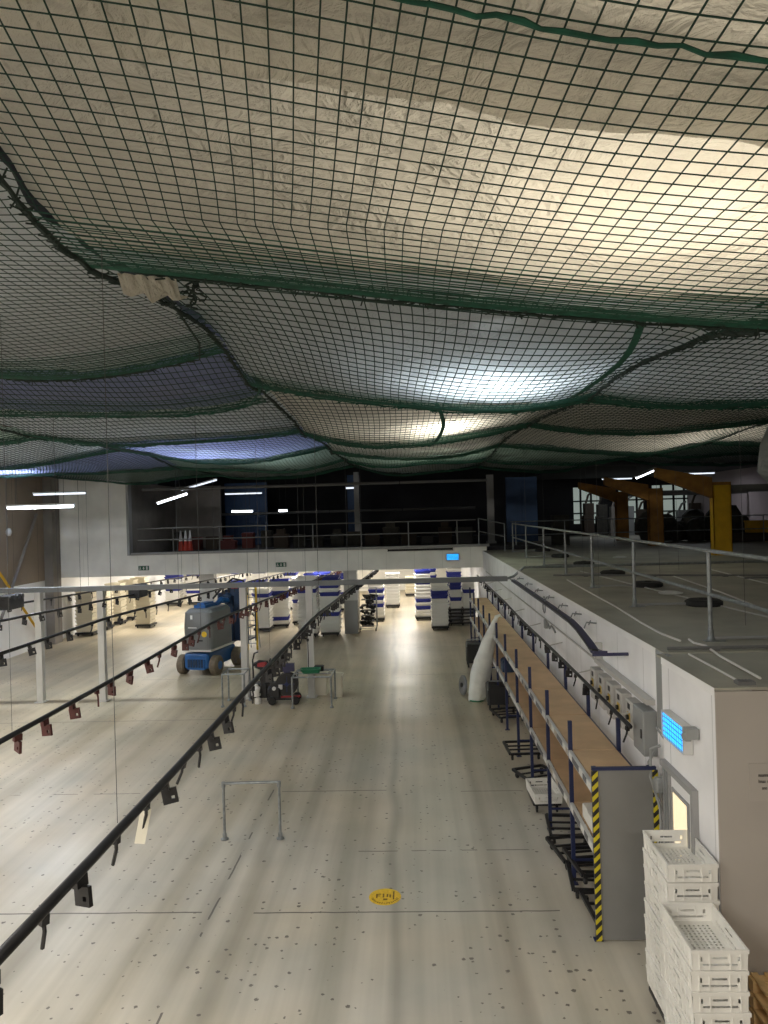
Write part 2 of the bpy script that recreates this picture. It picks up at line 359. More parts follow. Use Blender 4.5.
# door and side curtain in the near white wall
struct('door_1', MB().bx(2.62, 2.66, 7.36, 7.95, .02, 2.08), M['white_wall'])
fr = MB(); fr.bx(2.60, 2.665, 7.30, 7.36, 0, 2.14); fr.bx(2.60, 2.665, 7.36, 8.25, 2.08, 2.14); fr.bx(2.60, 2.665, 7.95, 8.0, 0, 2.08)
struct('trim_6', fr, M['trim_grey'])
sc = MB()
for i in range(6): sc.bx(2.615+.012*(i % 2), 2.64+.012*(i % 2), 8.0+.042*i, 8.036+.042*i, .02, 2.08)
struct('trim_7', sc, M['enclosure'])
struct('window_1', MB().bx(2.61, 2.615, 7.46, 7.88, 1.0, 1.93), M['bright_pane'])
w = MB(); w.bx(2.60, 2.625, 7.43, 7.46, .97, 1.96); w.bx(2.60, 2.625, 7.88, 7.91, .97, 1.96); w.bx(2.60, 2.625, 7.46, 7.88, 1.93, 1.96); w.bx(2.60, 2.625, 7.46, 7.88, .97, 1.0)
struct('trim_8', w, M['trim_grey'])
# back area beyond the store roof: wall with daylit openings
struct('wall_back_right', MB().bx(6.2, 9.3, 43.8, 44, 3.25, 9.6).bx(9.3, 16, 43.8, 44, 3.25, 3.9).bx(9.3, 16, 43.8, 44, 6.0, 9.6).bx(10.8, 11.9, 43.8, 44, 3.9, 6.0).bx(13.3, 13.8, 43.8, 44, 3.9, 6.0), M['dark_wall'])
struct('window_2', MB().bx(9.3, 10.8, 43.85, 43.9, 3.9, 6.0), M['day_pane'])
struct('window_3', MB().bx(11.9, 13.3, 43.85, 43.9, 3.9, 6.0), M['day_pane'])
struct('window_4', MB().bx(13.8, 16, 43.85, 43.9, 3.9, 6.0), M['day_pane'])
mb = MB()
for x in (9.7, 10.3, 12.3, 12.9, 14.3, 15.0, 15.6): mb.bx(x-.05, x+.05, 43.7, 43.8, 3.9, 6.0)
for z in (4.5, 5.2): mb.bx(9.3, 16, 43.7, 43.8, z-.04, z+.04)
struct('trim_9', mb, M['dark_wall'])
struct('ceiling_back_right', MB().bx(6.2, 15.8, 30, 43.8, 6.5, 6.6), M['dark_ceiling'])

# ------------------------------------------------------------------ net ceiling
ROWS = [-1.5, 5.35, 10.6, 15.9, 21.2, 25.6, 29.6]
ROWS_L = [-1.5, 8.9, 11.7, 15.2, 19.5, 24.5, 29.6]
def rows_for(b): return ROWS_L if b <= 1 else ROWS
COLS = [-14.6, -7.6, -2.2, 2.5, 8.2, 15.7]
AMP = {}
rr = random.Random(3)
for i in range(-1, 7):
    for j in range(-1, 7): AMP[(i, j)] = (rr.uniform(.34, .58), rr.uniform(.10, .24), rr.uniform(-1, 1))
def sstep(t): t = np.clip(t, 0, 1); return t*t*(3-2*t)
def net_xyz(X, Y):
    X = np.asarray(X, float); Y = np.asarray(Y, float)
    tilt = .135*(1-sstep((Y-3)/12))+.0
    z = 6.42 - tilt*np.clip(X, -6.5, 4.0)
    z = z + .06*np.sin(X*.55+Y*.31)*sstep((Y-4)/6) + .05*np.sin(X*1.15-Y*.5+1.3)*sstep((Y-4)/4)
    for a in range(len(ROWS)-1):
        for b in range(len(COLS)-1):
            y0, y1 = rows_for(b)[a], rows_for(b)[a+1]
            x0, x1 = COLS[b], COLS[b+1]
            h, s, q = AMP[(a, b)]
            if a == 0: h = .03; s = .10
            if a == 1 and b == 2: h = .42; s = .18
            msk = (X >= x0) & (X < x1) & (Y >= y0) & (Y < y1)
            t = np.clip((Y-y0)/(y1-y0), 0, 1); uu = np.clip((X-x0)/(x1-x0), 0, 1)
            prof = np.where(t < .16, sstep(t/.16), 1-((t-.16)/.84)**1.35)
            side = np.sin(PI*uu)**.5
            if a == 0 : prof = np.sin(PI*t)
            dz = h*prof*(.2+.8*side) - s*side*np.sin(PI*np.clip(t, 0, 1))**.8
            z = np.where(msk, z+dz, z)
    for b in range(len(COLS)-1):
        m_ = (X >= COLS[b]) & (X < COLS[b+1]); uu = (X-COLS[b])/(COLS[b+1]-COLS[b])
        z = np.where(m_, z+.26*((1-np.sin(PI*np.clip(uu, 0, 1)))**1.3-.25)*sstep((Y-5)/4), z)
    # far edge gently scalloped
    z = z + .04*np.sin(X*1.9)*sstep((Y-20)/6)
    return z
def net_warp(X, Y):
    # the cords lean to the left near the camera and drift between the seams
    k = sstep((1.2-X)/2.5)
    yc = 3.9-.25*X
    Xw = X + .20*k*np.maximum(0, yc-Y)*sstep((X+8)/4) + .05*np.sin(Y*1.1+X*.4)*sstep((Y-3)/3)
    Yw = Y + .10*np.sin(X*.9)*sstep((Y+1)/3)
    return Xw, Yw
def mesh_np(name, V, Fq, m, smooth=False):
    me = bpy.data.meshes.new(name); me.vertices.add(len(V)); me.vertices.foreach_set('co', V.astype(np.float32).ravel())
    n = len(Fq); me.loops.add(n*4); me.loops.foreach_set('vertex_index', Fq.astype(np.int32).ravel())
    me.polygons.add(n); me.polygons.foreach_set('loop_start', np.arange(0, n*4, 4, dtype=np.int32))
    me.materials.append(m)
    if smooth: me.polygons.foreach_set('use_smooth', np.ones(n, bool))
    me.update(calc_edges=True); me.validate()
    o = bpy.data.objects.new(name, me); COL.objects.link(o); return o
def cords(P, Q, rad):
    D = Q-P; L = np.linalg.norm(D, axis=1, keepdims=True)+1e-9; D = D/L
    up = np.tile(np.array([0., 0., 1.]), (len(P), 1)); A = np.cross(D, up); A /= (np.linalg.norm(A, axis=1, keepdims=True)+1e-9); B = np.cross(A, D)
    V = np.empty((len(P), 6, 3))
    for k in range(3):
        t = 2*PI*k/3; off = (A*math.cos(t)+B*math.sin(t))*rad
        V[:, k] = P+off; V[:, 3+k] = Q+off
    base = (np.arange(len(P))*6)[:, None, None]
    fq = np.array([[0, 1, 4, 3], [1, 2, 5, 4], [2, 0, 3, 5]])[None]
    return V.reshape(-1, 3), (base+fq).reshape(-1, 4)
ROWN = ['nearest row', 'second row', 'third row', 'fourth row', 'fifth row', 'farthest row']
COLN = ['far left column', 'left column', 'middle column', 'right column', 'far right column']
STEP = .10
def SM(a, b):
    if a == 0: return 'sheet'
    if b <= 1: return {1: 'sheet_blue', 2: 'sheet_green', 3: 'sheet_grey', 4: 'sheet_blue', 5: 'sheet_green'}[a] if b == 0 else {1: 'sheet_blue', 2: 'sheet_grey', 3: 'sheet_blue', 4: 'sheet_green', 5: 'sheet_grey'}[a]
    return {1: 'sheet_grey', 2: 'sheet', 3: 'sheet', 4: 'sheet_green', 5: 'sheet_grey'}[a]
SMN = {'sheet': 'creamy white', 'sheet_grey': 'grey-white', 'sheet_blue': 'blue-tinted', 'sheet_green': 'green-tinted'}
for a in range(6):
    for b in range(5):
        x0, x1, y0, y1 = COLS[b], COLS[b+1], rows_for(b)[a], rows_for(b)[a+1]
        # skip panels that the view cannot contain
        if a == 0 and b in (0, 4): continue
        nx = int(round((x1-x0)/STEP)); ny = int(round((y1-y0)/(STEP if a == 0 else .19)))
        gx, gy = np.meshgrid(np.linspace(x0, x1, nx+1), np.linspace(y0, y1-.0005, ny+1), indexing='ij')
        Xw, Yw = net_warp(gx, gy)
        Z = net_xyz(np.clip(gx, x0+1e-4, x1-1e-4), gy) - .005
        G = np.stack([Xw, Yw, Z], -1)
        P = np.concatenate([G[:-1].reshape(-1, 3), G[:, :-1].reshape(-1, 3)]); Q = np.concatenate([G[1:].reshape(-1, 3), G[:, 1:].reshape(-1, 3)])
        V, Fq = cords(P, Q, .0038 if a == 0 else .0062)
        o = mesh_np('safety_net', V, Fq, M['net'])
        tag(o, 'dark green net panel, %s, %s' % (ROWN[a], COLN[b]), 'net', 'green safety nets slung under the roof')
        # bunched green border cords just before the seam
        ys = y1-.0006-np.cumsum(np.linspace(.018, .085, 15 if a else 20)); gx2, gy2 = np.meshgrid(np.linspace(x0, x1, nx//2+1), ys, indexing='ij')
        wx, wy = net_warp(gx2, gy2); zz = net_xyz(np.clip(gx2, x0+1e-4, x1-1e-4), gy2)-.012
        G2 = np.stack([wx, wy, zz], -1); V, Fq = cords(G2[:-1].reshape(-1, 3), G2[1:].reshape(-1, 3), .0045)
        bo = mesh_np('net_border', V, Fq, M['rope']); bo.parent = o; bo['kind'] = 'stuff'; bo['label'] = 'green bunched border cords'
        # plastic sheet lying on the net
        def sheet(ya, yb, dz, seed, m, lab):
            st = .06 if a <= 1 else .1
            nx = int((x1-x0)/st)+1; ny = int((yb-ya)/st)+1
            gx, gy = np.meshgrid(np.linspace(x0, x1, nx+1), np.linspace(ya, yb-.0005, ny+1), indexing='ij')
            Xw, Yw = net_warp(gx, gy); Z = net_xyz(np.clip(gx, x0+1e-4, x1-1e-4), gy)+dz
            cr = np.zeros_like(Z)
            for sc_, am in ((.55, .05), (1.6, .035), (4.0, .012)):
                cr += am*np.abs(np.array([noise.noise(Vector((x*sc_+seed*7.1, y*sc_*1.2, seed))) for x, y in zip(gx.ravel(), gy.ravel())]).reshape(Z.shape))*2
            Z = Z+.17*(1-sstep((gy-ya)/.7))
            V = np.stack([Xw, Yw, Z+cr], -1).reshape(-1, 3)
            idx = np.arange((nx+1)*(ny+1)).reshape(nx+1, ny+1)
            Fq = np.stack([idx[:-1, :-1], idx[1:, :-1], idx[1:, 1:], idx[:-1, 1:]], -1).reshape(-1, 4)
            o = mesh_np('plastic_sheet', V, Fq, m, True)
            tag(o, lab, 'plastic sheet', 'plastic sheets lying on the safety nets')
        k = SM(a, b)
        if a == 0 and b == 1: sheet(y0, y1, .05, 3.3, M['sheet_grey'], 'large dull grey-white plastic sheet overhead at the left, left of the lacing rope')
        elif a == 0:
            sheet(y0, 2.75-.1*(b-2), .0, a*7+b, M['sheet'], 'creased white plastic sheet, front overlapping piece overhead, %s' % COLN[b])
            sheet(2.45, y1, .10, a*7+b+.5, M['sheet'], 'bright creamy plastic sheet behind the front overlap overhead, %s' % COLN[b])
        else:
            sheet(y0-(.3 if a < 2 else .1), y1, .05, a*7+b, M[k], '%s plastic sheet on the net, %s, %s' % (SMN[k], ROWN[a], COLN[b]))
# border ropes and lacing along the seams
def seam(pts, rad, m, name, lab, lace=True, seed=1):
    rn = random.Random(seed); P = []
    for (x, y) in pts:
        xw, yw = net_warp(np.array([x]), np.array([y])); z = net_xyz(np.array([x]), np.array([y-.02]))[0]-.02
        P.append(Vector((xw[0]+rn.uniform(-.01, .01), yw[0], z+rn.uniform(-.012, .012))))
    mb = MB(); mb.path(P, [rad*rn.uniform(.75, 1.3) for _ in P], 6)
    if lace:
        for i in range(0, len(P)-1):
            for k in range(2):
                q = P[i].lerp(P[i+1], rn.random()); e = Vector((rn.uniform(-.07, .07), rn.uniform(-.07, .07), rn.uniform(-.05, .03)))
                mb.path([q-e, q+Vector((0, 0, -rad*1.2)), q+e], .006, 4)
    o = mb.build(name, m); tag(o, lab, 'rope', 'seam ropes of the safety nets'); return o
RL = ['first seam beyond the camera', 'second seam from the camera', 'third seam from the camera', 'fourth seam from the camera', 'fifth seam from the camera', 'last edge by the balcony']
for a in range(1, 7):
    xs = np.arange(-14.5, 15.6, .2)
    if a == 1: xs = np.arange(-14.5, 8.1, .16)
    seam([(x, ROWS[a]+(ROWS_L[a]-ROWS[a])*float(sstep((-1.9-x)/.6))) for x in xs], .011, M['rope'] if a > 1 else M['rope_dark'], 'seam_rope', 'green border rope across the nets, %s' % RL[a-1], a < 4, a)
for k, (x, nm) in enumerate(((-7.6, 'far left lengthwise seam'), (-2.2, 'lengthwise seam left of the aisle'), (2.5, 'lengthwise seam right of the aisle'), (8.2, 'far right lengthwise seam'))):
    ys = np.arange(1.0 if k == 1 else 5.5, 29.4, .16)
    seam([(x, y) for y in ys], .02, M['rope_dark'], 'lacing_rope', 'dark knotted lacing rope, %s' % nm, True, 20+k)
seam([(x, 2.15) for x in np.arange(-1.6, 4.4, .08)], .009, M['rope'], 'net_rope', 'thick green rope crossing the net right overhead', False, 33)
for (xa, ya, xb, yb, nm) in ((1.95, 6.3, 2.1, 9.8, 'curved green webbing strip behind the bright middle net'), (.35, 12.0, .5, 15.6, 'short green webbing strip on the third middle net')):
    mb = MB(); pr = None
    for i in range(30):
        t = i/29; x = xa+(xb-xa)*t+.18*math.sin(t*PI); y = ya+(yb-ya)*t; z = float(net_xyz(np.array([x]), np.array([y]))[0])-.012
        cur = [(x-.035, y, z), (x+.035, y, z)]
        if pr: mb.add([pr[0], pr[1], cur[1], cur[0], (pr[0][0], pr[0][1], pr[0][2]-.006), (pr[1][0], pr[1][1], pr[1][2]-.006), (cur[1][0], cur[1][1], cur[1][2]-.006), (cur[0][0], cur[0][1], cur[0][2]-.006)], [(0, 1, 2, 3), (7, 6, 5, 4), (0, 4, 5, 1), (1, 5, 6, 2), (2, 6, 7, 3), (3, 7, 4, 0)])
        pr = cur
    tag(mb.build('webbing_strip', M['rope']), nm, 'strap')
# torn corner bundle on the left seam
def bundle(x, y, s, m, name, lab, cat, seed, dz=-.08, n=9):
    rn = random.Random(seed); z = float(net_xyz(np.array([x]), np.array([y]))[0])+dz; mb = MB()
    for i in range(n):
        p = Vector((x+rn.uniform(-s, s), y+rn.uniform(-.1, .1), z+rn.uniform(-.03, .03))); pts = [p]
        for k in range(7): p = p+Vector((rn.uniform(-.04, .04), rn.uniform(-.03, .03), rn.uniform(-.035, .02))); pts.append(p)
        mb.path(pts, .008, 5)
    return tag(mb.build(name, m), lab, cat)
bundle(-1.55, 5.25, .09, M['rope_dark'], 'tangled_rope_knot', 'dark tangle of frayed rope hanging at the torn net corner', 'rope', 5)
mb = MB(); N_ = 14
gx = [-2.05+.42*i/N_ for i in range(N_+1)]
rows = []
for i, x in enumerate(gx):
    z = float(net_xyz(np.array([x]), np.array([5.3]))[0]); rows.append([(x, 5.25+.02*math.sin(i*2), z-.03), (x+.02, 5.3, z-.16-.05*math.sin(i*1.1)*math.sin(PI*i/N_)), (x+.03, 5.45, z-.10)])
for i in range(N_):
    for k in range(2): mb.add([rows[i][k], rows[i+1][k], rows[i+1][k+1], rows[i][k+1]], [(0, 1, 2, 3)])
o = mb.build('sheet_scrap', M['sheet']); o.modifiers.new('thick', 'SOLIDIFY').thickness = .006
tag(o, 'crumpled scrap of white plastic poking through the torn net corner', 'plastic scrap')
# rolled net hanging at the right
mb = MB(); zt = 5.95
mb.path([(6.75, 14, 6.5), (6.6, 14, 5.9), (6.55, 13.95, 5.5), (6.75, 14, 5.15)], [.1, .2, .24, .12], 10)
tag(mb.build('gathered_net', M['sheet_grey'], smooth=True), 'pale gathered bundle of netting hanging at the right edge over the roof', 'net bundle')

# ------------------------------------------------------------------ lights
def area(name, loc, power, sx, sy, col=(1, .93, .82), rot=(0, 0, 0)):
    l = bpy.data.lights.new(name, 'AREA'); l.shape = 'RECTANGLE'; l.size = sx; l.size_y = sy; l.energy = power; l.color = col
    o = bpy.data.objects.new(name, l); COL.objects.link(o); o.location = loc; o.rotation_euler = rot; return o
def batten(x, y, z, L, rz, lab, dim=False, power=0, col=(.9, .95, 1), tilt=0, wire=None, group=None, w=.16, r=.028):
    t = thing('batten_lamp', lab, 'lamp', (x, y, z), 0, group); t.rotation_euler = (0, tilt, rz)
    MB().bx(-L/2, L/2, -w/2, w/2, .03, .08).build('housing', M['lamp_body'], t)
    MB().tube((-L/2+.02, 0, .0), (L/2-.02, 0, .0), r, 8).build('diffuser', M['lamp_tube_dim'] if dim else M['lamp_tube'], t)
    if wire:
        wb = MB()
        for s in (-1, 1): wb.tube((s*L*.35, 0, .08), (s*L*.35, 0, wire), .006, 4)
        wb.build('hanging_wire', M['wire'], t)
    if power:
        a_ = area('batten_glow', (0, 0, -.04), power, L, .12, col); a_.parent = t
    return t
# above the sheets: high-bay fittings under the roof
for i, (x, y, p, c) in enumerate(((1.55, 3.9, 88, (1, .90, .74)), (1.1, 9.4, 85, (.93, .98, 1)), (.7, 14.9, 90, (1, .95, .85)), (.6, 23.2, 560, (1, .95, .85)),
                                  (-5, 4.4, 60, (1, .92, .8)), (-10.6, 15.2, 200, (1, .95, .9)), (-13, 24.0, 420, (.9, .95, 1)), (6.5, 9, 60, (1, .95, .85)), (-5.5, 20, 380, (.9, .95, 1)), (7.5, 20, 90, (1, .95, .85)))):
    z = (7.75, 7.2, 7.2, 7.3, 8.4, 7.4, 7.3, 8.5, 8.4, 8.4)[i]
    t = thing('high_bay_lamp', 'high-bay lamp glowing through the sheeting, number %d along the roof' % (i+1), 'lamp', (x, y, z))
    t['label'] = ['lamp glowing warm through the nearest sheet overhead', 'lamp making the bluish bright patch in the second middle net', 'lamp glowing through the third middle net', 'lamp glowing faintly through the fifth middle net',
                  'lamp above the nearest left net', 'lamp above the far left net by the wall', 'lamp glowing at the far left net edge by the white block', 'lamp above the second right net', 'added unseen lamp above the third left net, brightening the mezzanine fascia', 'lamp above the far right net'][i]  # the one over the third left net is added to light the fascia
    MB().lathe([(.05, .32), (.10, .30), (.12, .12), (.30, .02), (.31, 0)], n=20).build('shade', M['lamp_body'], t)
    a_ = area('lamp_glow', (0, 0, -.02), p, .5, .5, c); a_.data.shape = 'DISK'; a_.parent = t
# battens slung below the nets along the left bay plus added ones around the access platform
batten(-10.1, 20, 5.30, 1.85, 0, 'brightest hanging tube lamp, left foreground of the white block', power=330, wire=1.1, r=.045)
batten(-13.2, 27.6, 5.92, 2.0, 0, 'fainter tube lamp above and behind the brightest one at the left', dim=True, wire=.5, r=.04)
for (x, y) in ((-10.2, 12), (-10.2, 4.5)): batten(x, y, 5.3, 1.85, 0, 'hanging tube lamp in the left bay outside the view, %s' % ('farther one' if y > 9 else 'nearer one'), power=420, wire=1.1, col=(1, .94, .84))
a_ = batten(-4.6, 3.2, 5.9, 1.85, PI/2, 'added unseen tube lamp left of the viewing platform, brightening the store wall', power=300, wire=.6, col=(1, .95, .88)); a_.rotation_euler = (0, -.5, PI/2); a_.rotation_euler = (.0, .0, PI/2)  # unseen lamp added to brighten the store wall and near floor
for x, p in ((-6.5, 290), (-2.6, 330), (1.4, 290)): batten(x, -1.9, 6.0, 1.85, 0, 'added unseen tube lamp behind the viewing platform, lighting the floor', power=p, wire=.5, col=(1, .93, .82), group='added unseen tube lamps behind the platform')  # unseen lamps added to light the hall floor
# lower hall lamps
for x in (-12.2, -8.2, -4.6, -.6):
    for y in (33.2, 38, 42.5):
        t = thing('ceiling_panel_lamp', 'flat panel lamp under the lower hall ceiling', 'lamp', (x, y, 2.9), 0, 'panel lamps in the lower hall')
        MB().bx(-.62, .62, -.32, .32, 0, .045).build('frame', M['lamp_body'], t)
        a_ = area('panel_glow', (0, 0, -.01), 150, 1.2, .6, (1, .95, .86)); a_.parent = t
# balcony lamps
def P3(x, y, z): return (x, y, z)
batten(-10.1, 31.2, 5.72, 1.35, 0, 'bright slanted tube lamp in the balcony opening, leftmost', power=8, tilt=-.28, wire=1.2, r=.05)
batten(-9.6, 33.5, 6.35, 1.7, 0, 'dim slanted tube lamp above the bright one in the balcony', dim=True, tilt=-.25, wire=.8, r=.035)
batten(-7.9, 34.5, 5.12, 1.0, 0, 'short bright tube lamp in the balcony beside the blue cladding', power=4, wire=1.4, r=.05)
batten(-8.5, 37.5, 6.02, 1.9, 0, 'dim tube lamp behind the short one beside the blue cladding', dim=True, wire=.8, r=.03)
batten(-6.0, 34.5, 5.1, .42, 0, 'small bright lamp in the balcony left of centre', wire=1.4, r=.055)
batten(-2.95, 36, 6.1, .5, 0, 'small dim lamp at the top of the blue column in the balcony', dim=True, wire=.5, r=.04)
batten(8.0, 26, 5.95, .95, .5, 'greenish-white tube lamp over the store roof by the yellow frame', dim=False, power=6, tilt=-.3, wire=.5, r=.035)
for (x, y) in ((13.5, 36), (10.8, 40)):
    batten(x, y, 6.3, 1.6, 0, 'tube lamp over the junk behind the yellow columns, %s' % ('right one' if x > 12 else 'left one'), dim=True, power=22, wire=.2)

# ------------------------------------------------------------------ grey beam on posts, hanging rails
t = thing('overhead_beam', 'long grey overhead beam carried across the hall on four posts', 'beam', (0, 20, 0))
MB().bx(-14.7, 2.45, -.07, .07, 2.98, 3.11).build('crossbeam', M['beam_grey'], t)
MB().path([(2.45, 0, 3.05), (2.62, 0, 3.10), (2.9, 0, 3.33), (14.5, -.25, 3.36)], .035, 8).build('roof_pipe', M['galv'], t)
for x in (-10.22, -8.5, -4.62, -2.84):
    MB().bx(x-.085, x+.085, -.085, .085, 0, 2.98).bx(x-.14, x+.14, -.14, .14, 0, .02).build('post', M['post_grey'], t)
hole = MB()
def hook_plate(hm='black_steel'):
    o_ = thing('rail_hook', 'x', 'rail hook', (0, 0, 0))
    mb = MB(); mb.bx(-.02, .02, -.035, .035, -.06, .0)
    # square plate with a round-ish hole, hanging across the rail
    s, h, th = .052, .013, .012
    out = [(-s, -s), (s, -s), (s, s), (-s, s)]; inn = [(-h+.02, -h-.012), (h+.02, -h-.012), (h+.02, h-.012), (-h+.02, h-.012)]
    vs = []
    for y in (-th, th):
        for p in out+inn: vs.append((p[0]+.015, y, p[1]-.105))
    fs = []
    for k in range(4):
        j = (k+1) % 4
        fs += [(k, j, 4+j, 4+k), (8+k, 12+k, 12+j, 8+j), (k, 8+k, 8+j, j), (4+k, 4+j, 12+j, 12+k)]
    mb.add(vs, fs); mb.build('plate', M[hm], o_)
    return o_
def hook_pin(hm='black_steel'):
    o_ = thing('rail_hook', 'x', 'rail hook', (0, 0, 0))
    MB().bx(-.02, .02, -.02, .02, -.05, 0).path([(0, 0, -.03), (0, .01, -.09), (-.025, .02, -.19)], .011, 6).build('pin', M[hm], o_)
    return o_
M['rust_red'] = mat('dark_red_brown_steel', (.075, .022, .02), .5, .2)
HK = (hook_plate(), hook_pin(), hook_plate('rust_red'), hook_pin('rust_red')); used = [False]*4
def rail(x, z, y0, y1, step, lab, nm, hangers, rad=.028, dx=0, drop=.038, red=0):
    zy = lambda y: -drop*max(0, y-14)
    t = thing('overhead_rail', lab, 'rail', (x, y0, z))
    L = y1-y0; mb = MB(); n = int(L/1.5)
    mb.path([(dx*i/n+.012*math.sin(i*.9), L*i/n, zy(y0+L*i/n)-.012*abs(math.sin(i*.8))) for i in range(n+1)], rad, 8); mb.build('rail_tube', M['black_steel'], t, smooth=True)
    for hy in hangers:
        MB().tube((0, hy-y0, zy(hy)+rad), (0, hy-y0, float(net_xyz(np.array([x]), np.array([min(hy, 29.5)]))[0])-z), .0022 if hy < 12 else .005, 4).build('hanger_wire', M['wire'], t)
    rn = random.Random(int(x*100)); y = y0+.12
    while y < y1:
        kind = (0 if rn.random() < .62 else 1)+2*red; src = HK[kind]
        rot = (0, rn.uniform(-.25, .25), rn.uniform(-.7, .4))
        loc = (x+dx*(y-y0)/L, y, z-rad+zy(y))
        if not used[kind]: src.location = loc; src.rotation_euler = rot; c = src; used[kind] = True
        else: c = dup(src, loc, rot)
        c.scale = (1.05, 1.05, 1.05)
        c['label'] = 'small %s steel hook hanging from ' % ('red-brown' if red else 'black') + nm; c['group'] = 'hooks on '+nm
        y += step*rn.uniform(.7, 1.35)
    return t
rail(-1.87, 3.0, 2.6, 38, .40, 'long black hook rail running down beside the main aisle', 'the aisle-side rail', (4.55, 9.5, 14.5, 21, 27), .030)
rail(-3.65, 3.0, 5.6, 38, .5, 'black hook rail, second from the aisle, passing over the boom lift', 'the rail over the boom lift', (6.6, 12.6, 17.5, 25), .026, red=1)
rail(-6.05, 3.0, 9.8, 38, .75, 'black hook rail, third from the aisle, left of the boom lift', 'the third rail from the aisle', (12.5, 19, 27), .028)
rail(-8.15, 3.0, 13.5, 38, .8, 'black hook rail, fourth from the aisle, crossing the second post', 'the fourth rail from the aisle', (18, 26), .028)
rail(-10.6, 2.95, 19, 38, .9, 'black hook rail nearest the left wall', 'the rail nearest the left wall', (24,), .028)
tr = rail(2.48, 2.30, 8.9, 30, .62, 'black hook rail fixed along the white wall above the shelving', 'the wall-side rail above the shelving', (), .026, drop=0)
for i in range(9): MB().tube((0, .5+2.4*i, .0), (X1-2.48, .5+2.4*i, .06), .010, 6).build('wall_bracket', M['iso_grey'], tr)
# carriages parked on the left rails
def carriage(x, y, z, lab):
    t = thing('rail_carriage', lab, 'rail carriage', (x, y, z))
    MB().bx(-.16, .16, -.35, .35, -.12, .16).build('body', M['black_steel'], t)
    rn = random.Random(4); mb = MB()
    for k in range(4): mb.lathe([(.05, -.18), (.07, -.18), (.07, .18), (.05, .18)], (0, -.28+.18*k, .18), 10, 'x')
    mb.build('rollers', M['black_plastic'], t)
carriage(-10.6, 19.3, 2.76, 'black roller carriage on the rail beside the leftmost post'); carriage(-8.15, 21.8, 2.72, 'black roller carriage on the rail right of the second post')
# paper tag hanging from the aisle rail
mb = MB(); mb.path([(0, 0, 0), (.005, .01, -.05)], .002, 4); mb.bx(-.03, .04, -.001, .001, -.30, -.05)
o = mb.build('paper_tag', M['cream_bin'], loc=(-1.87, 5.05, 2.97), rot=(.1, .2, .3)); tag(o, 'pale strip of paper hanging from the aisle-side rail', 'tag')

# ------------------------------------------------------------------ suspension wires down to the store roof
for i, (x, y) in enumerate(((4.4, 10.2), (5.9, 11.5), (3.3, 13.6), (5.0, 15.5), (7.4, 14.5), (4.1, 18.4), (6.6, 19.0), (3.2, 21.5), (5.3, 23.0), (8.4, 22.0), (4.6, 26.5), (6.8, 27.0))):
    zt = float(net_xyz(np.array([x]), np.array([y]))[0])
    o = MB().tube((0, 0, 0), (random.uniform(-.04, .04), 0, zt-3.25), .003, 5).build('suspension_wire', M['wire'], loc=(x, y, 3.25))
    tag(o, 'thin steel wire running from the net down to the store roof', 'wire', 'wires between the net and the store roof')
for i, (x, y, zb) in enumerate(((-10.9, 20.2, 5.4), (-12.7, 23, 3.6), (-7.8, 29, 3.5), (-4.5, 29.2, 3.5))):
    zt = float(net_xyz(np.array([x]), np.array([min(y, 29.4)]))[0])
    o = MB().tube((0, 0, 0), (.02, 0, zt-zb), .008, 5).build('suspension_wire', M['wire'], loc=(x, y, zb)); tag(o, 'thin steel wire dangling from the far left nets', 'wire', 'wires dangling from the far left nets')

# ------------------------------------------------------------------ left wall bracing
def brace(p, q, w, m, lab):
    mb = MB(); mb.path([p, q], w, 4); tag(mb.build('diagonal_brace', m), lab, 'brace')
brace((-14.6, 28.6, 5.2), (-14.6, 25.9, 1.5), .06, M['grey_wall'], 'upper brown diagonal brace on the left wall')
brace((-14.55, 25.4, 3.5), (-14.55, 29.0, .1), .06, M['yellow'], 'yellow diagonal brace on the left wall running down to the floor')
tag(MB().lathe([(.02, 0), (.13, .03), (.15, .1), (.05, .16)], n=14, axis='x').build('wall_lamp', M['lamp_body'], loc=(-14.7, 26.6, 4.55)), 'small round white fitting on the brown left wall', 'wall fitting')

# ------------------------------------------------------------------ balcony contents
def railing(name, pts, zt, zm, lab, r=.021, posts=None, m='galv', base=0.0):
    t = thing(name, lab, 'railing', pts[0])
    p0 = Vector(pts[0]); Q = [Vector(p)-p0 for p in pts]
    MB().path([q+Vector((0, 0, zt)) for q in Q], r, 8).build('top_rail', M[m], t)
    MB().path([q+Vector((0, 0, zm)) for q in Q], r*.9, 8).build('mid_rail', M[m], t)
    for pp in (posts or pts):
        q = Vector(pp)-p0
        MB().tube(q, q+Vector((0, 0, zt)), r*1.05, 8).bx(q.x-.05, q.x+.05, q.y-.05, q.y+.05, q.z, q.z+.02).build('post', M[m], t)
    return t
railing('balcony_railing', [(-11.2, 30.1, 3.52), (2.5, 30.1, 3.52)], .97, .5, 'long grey railing along the front of the dark balcony', .024, [(x, 30.1, 3.52) for x in (-9.75, -7.85, -5.95, -4.05, -2.1, -.2, 1.75)], 'pipe_dim')
for k, (y, z, lab) in enumerate(((31, 6.1, 'upper grey pipe crossing the balcony opening'), (37, 5.0, 'lower grey pipe at the back of the balcony'))):
    mb = MB()
    for i in range(4): mb.tube((-11.3+3.6*i, y, z), (-11.3+3.6*(i+1)-.03, y, z), .06, 8)
    tag(mb.build('horizontal_pipe', M['pipe_dim']), lab, 'pipe')
tag(MB().bx(-.3, .3, -.12, .12, 0, 3.4).bx(-.36, .36, -.15, .15, 0, .1).build('steel_column', M['blue_door'], loc=(-2.95, 37.6, 3.4)), 'dark blue column at the back of the balcony, centre', 'column')
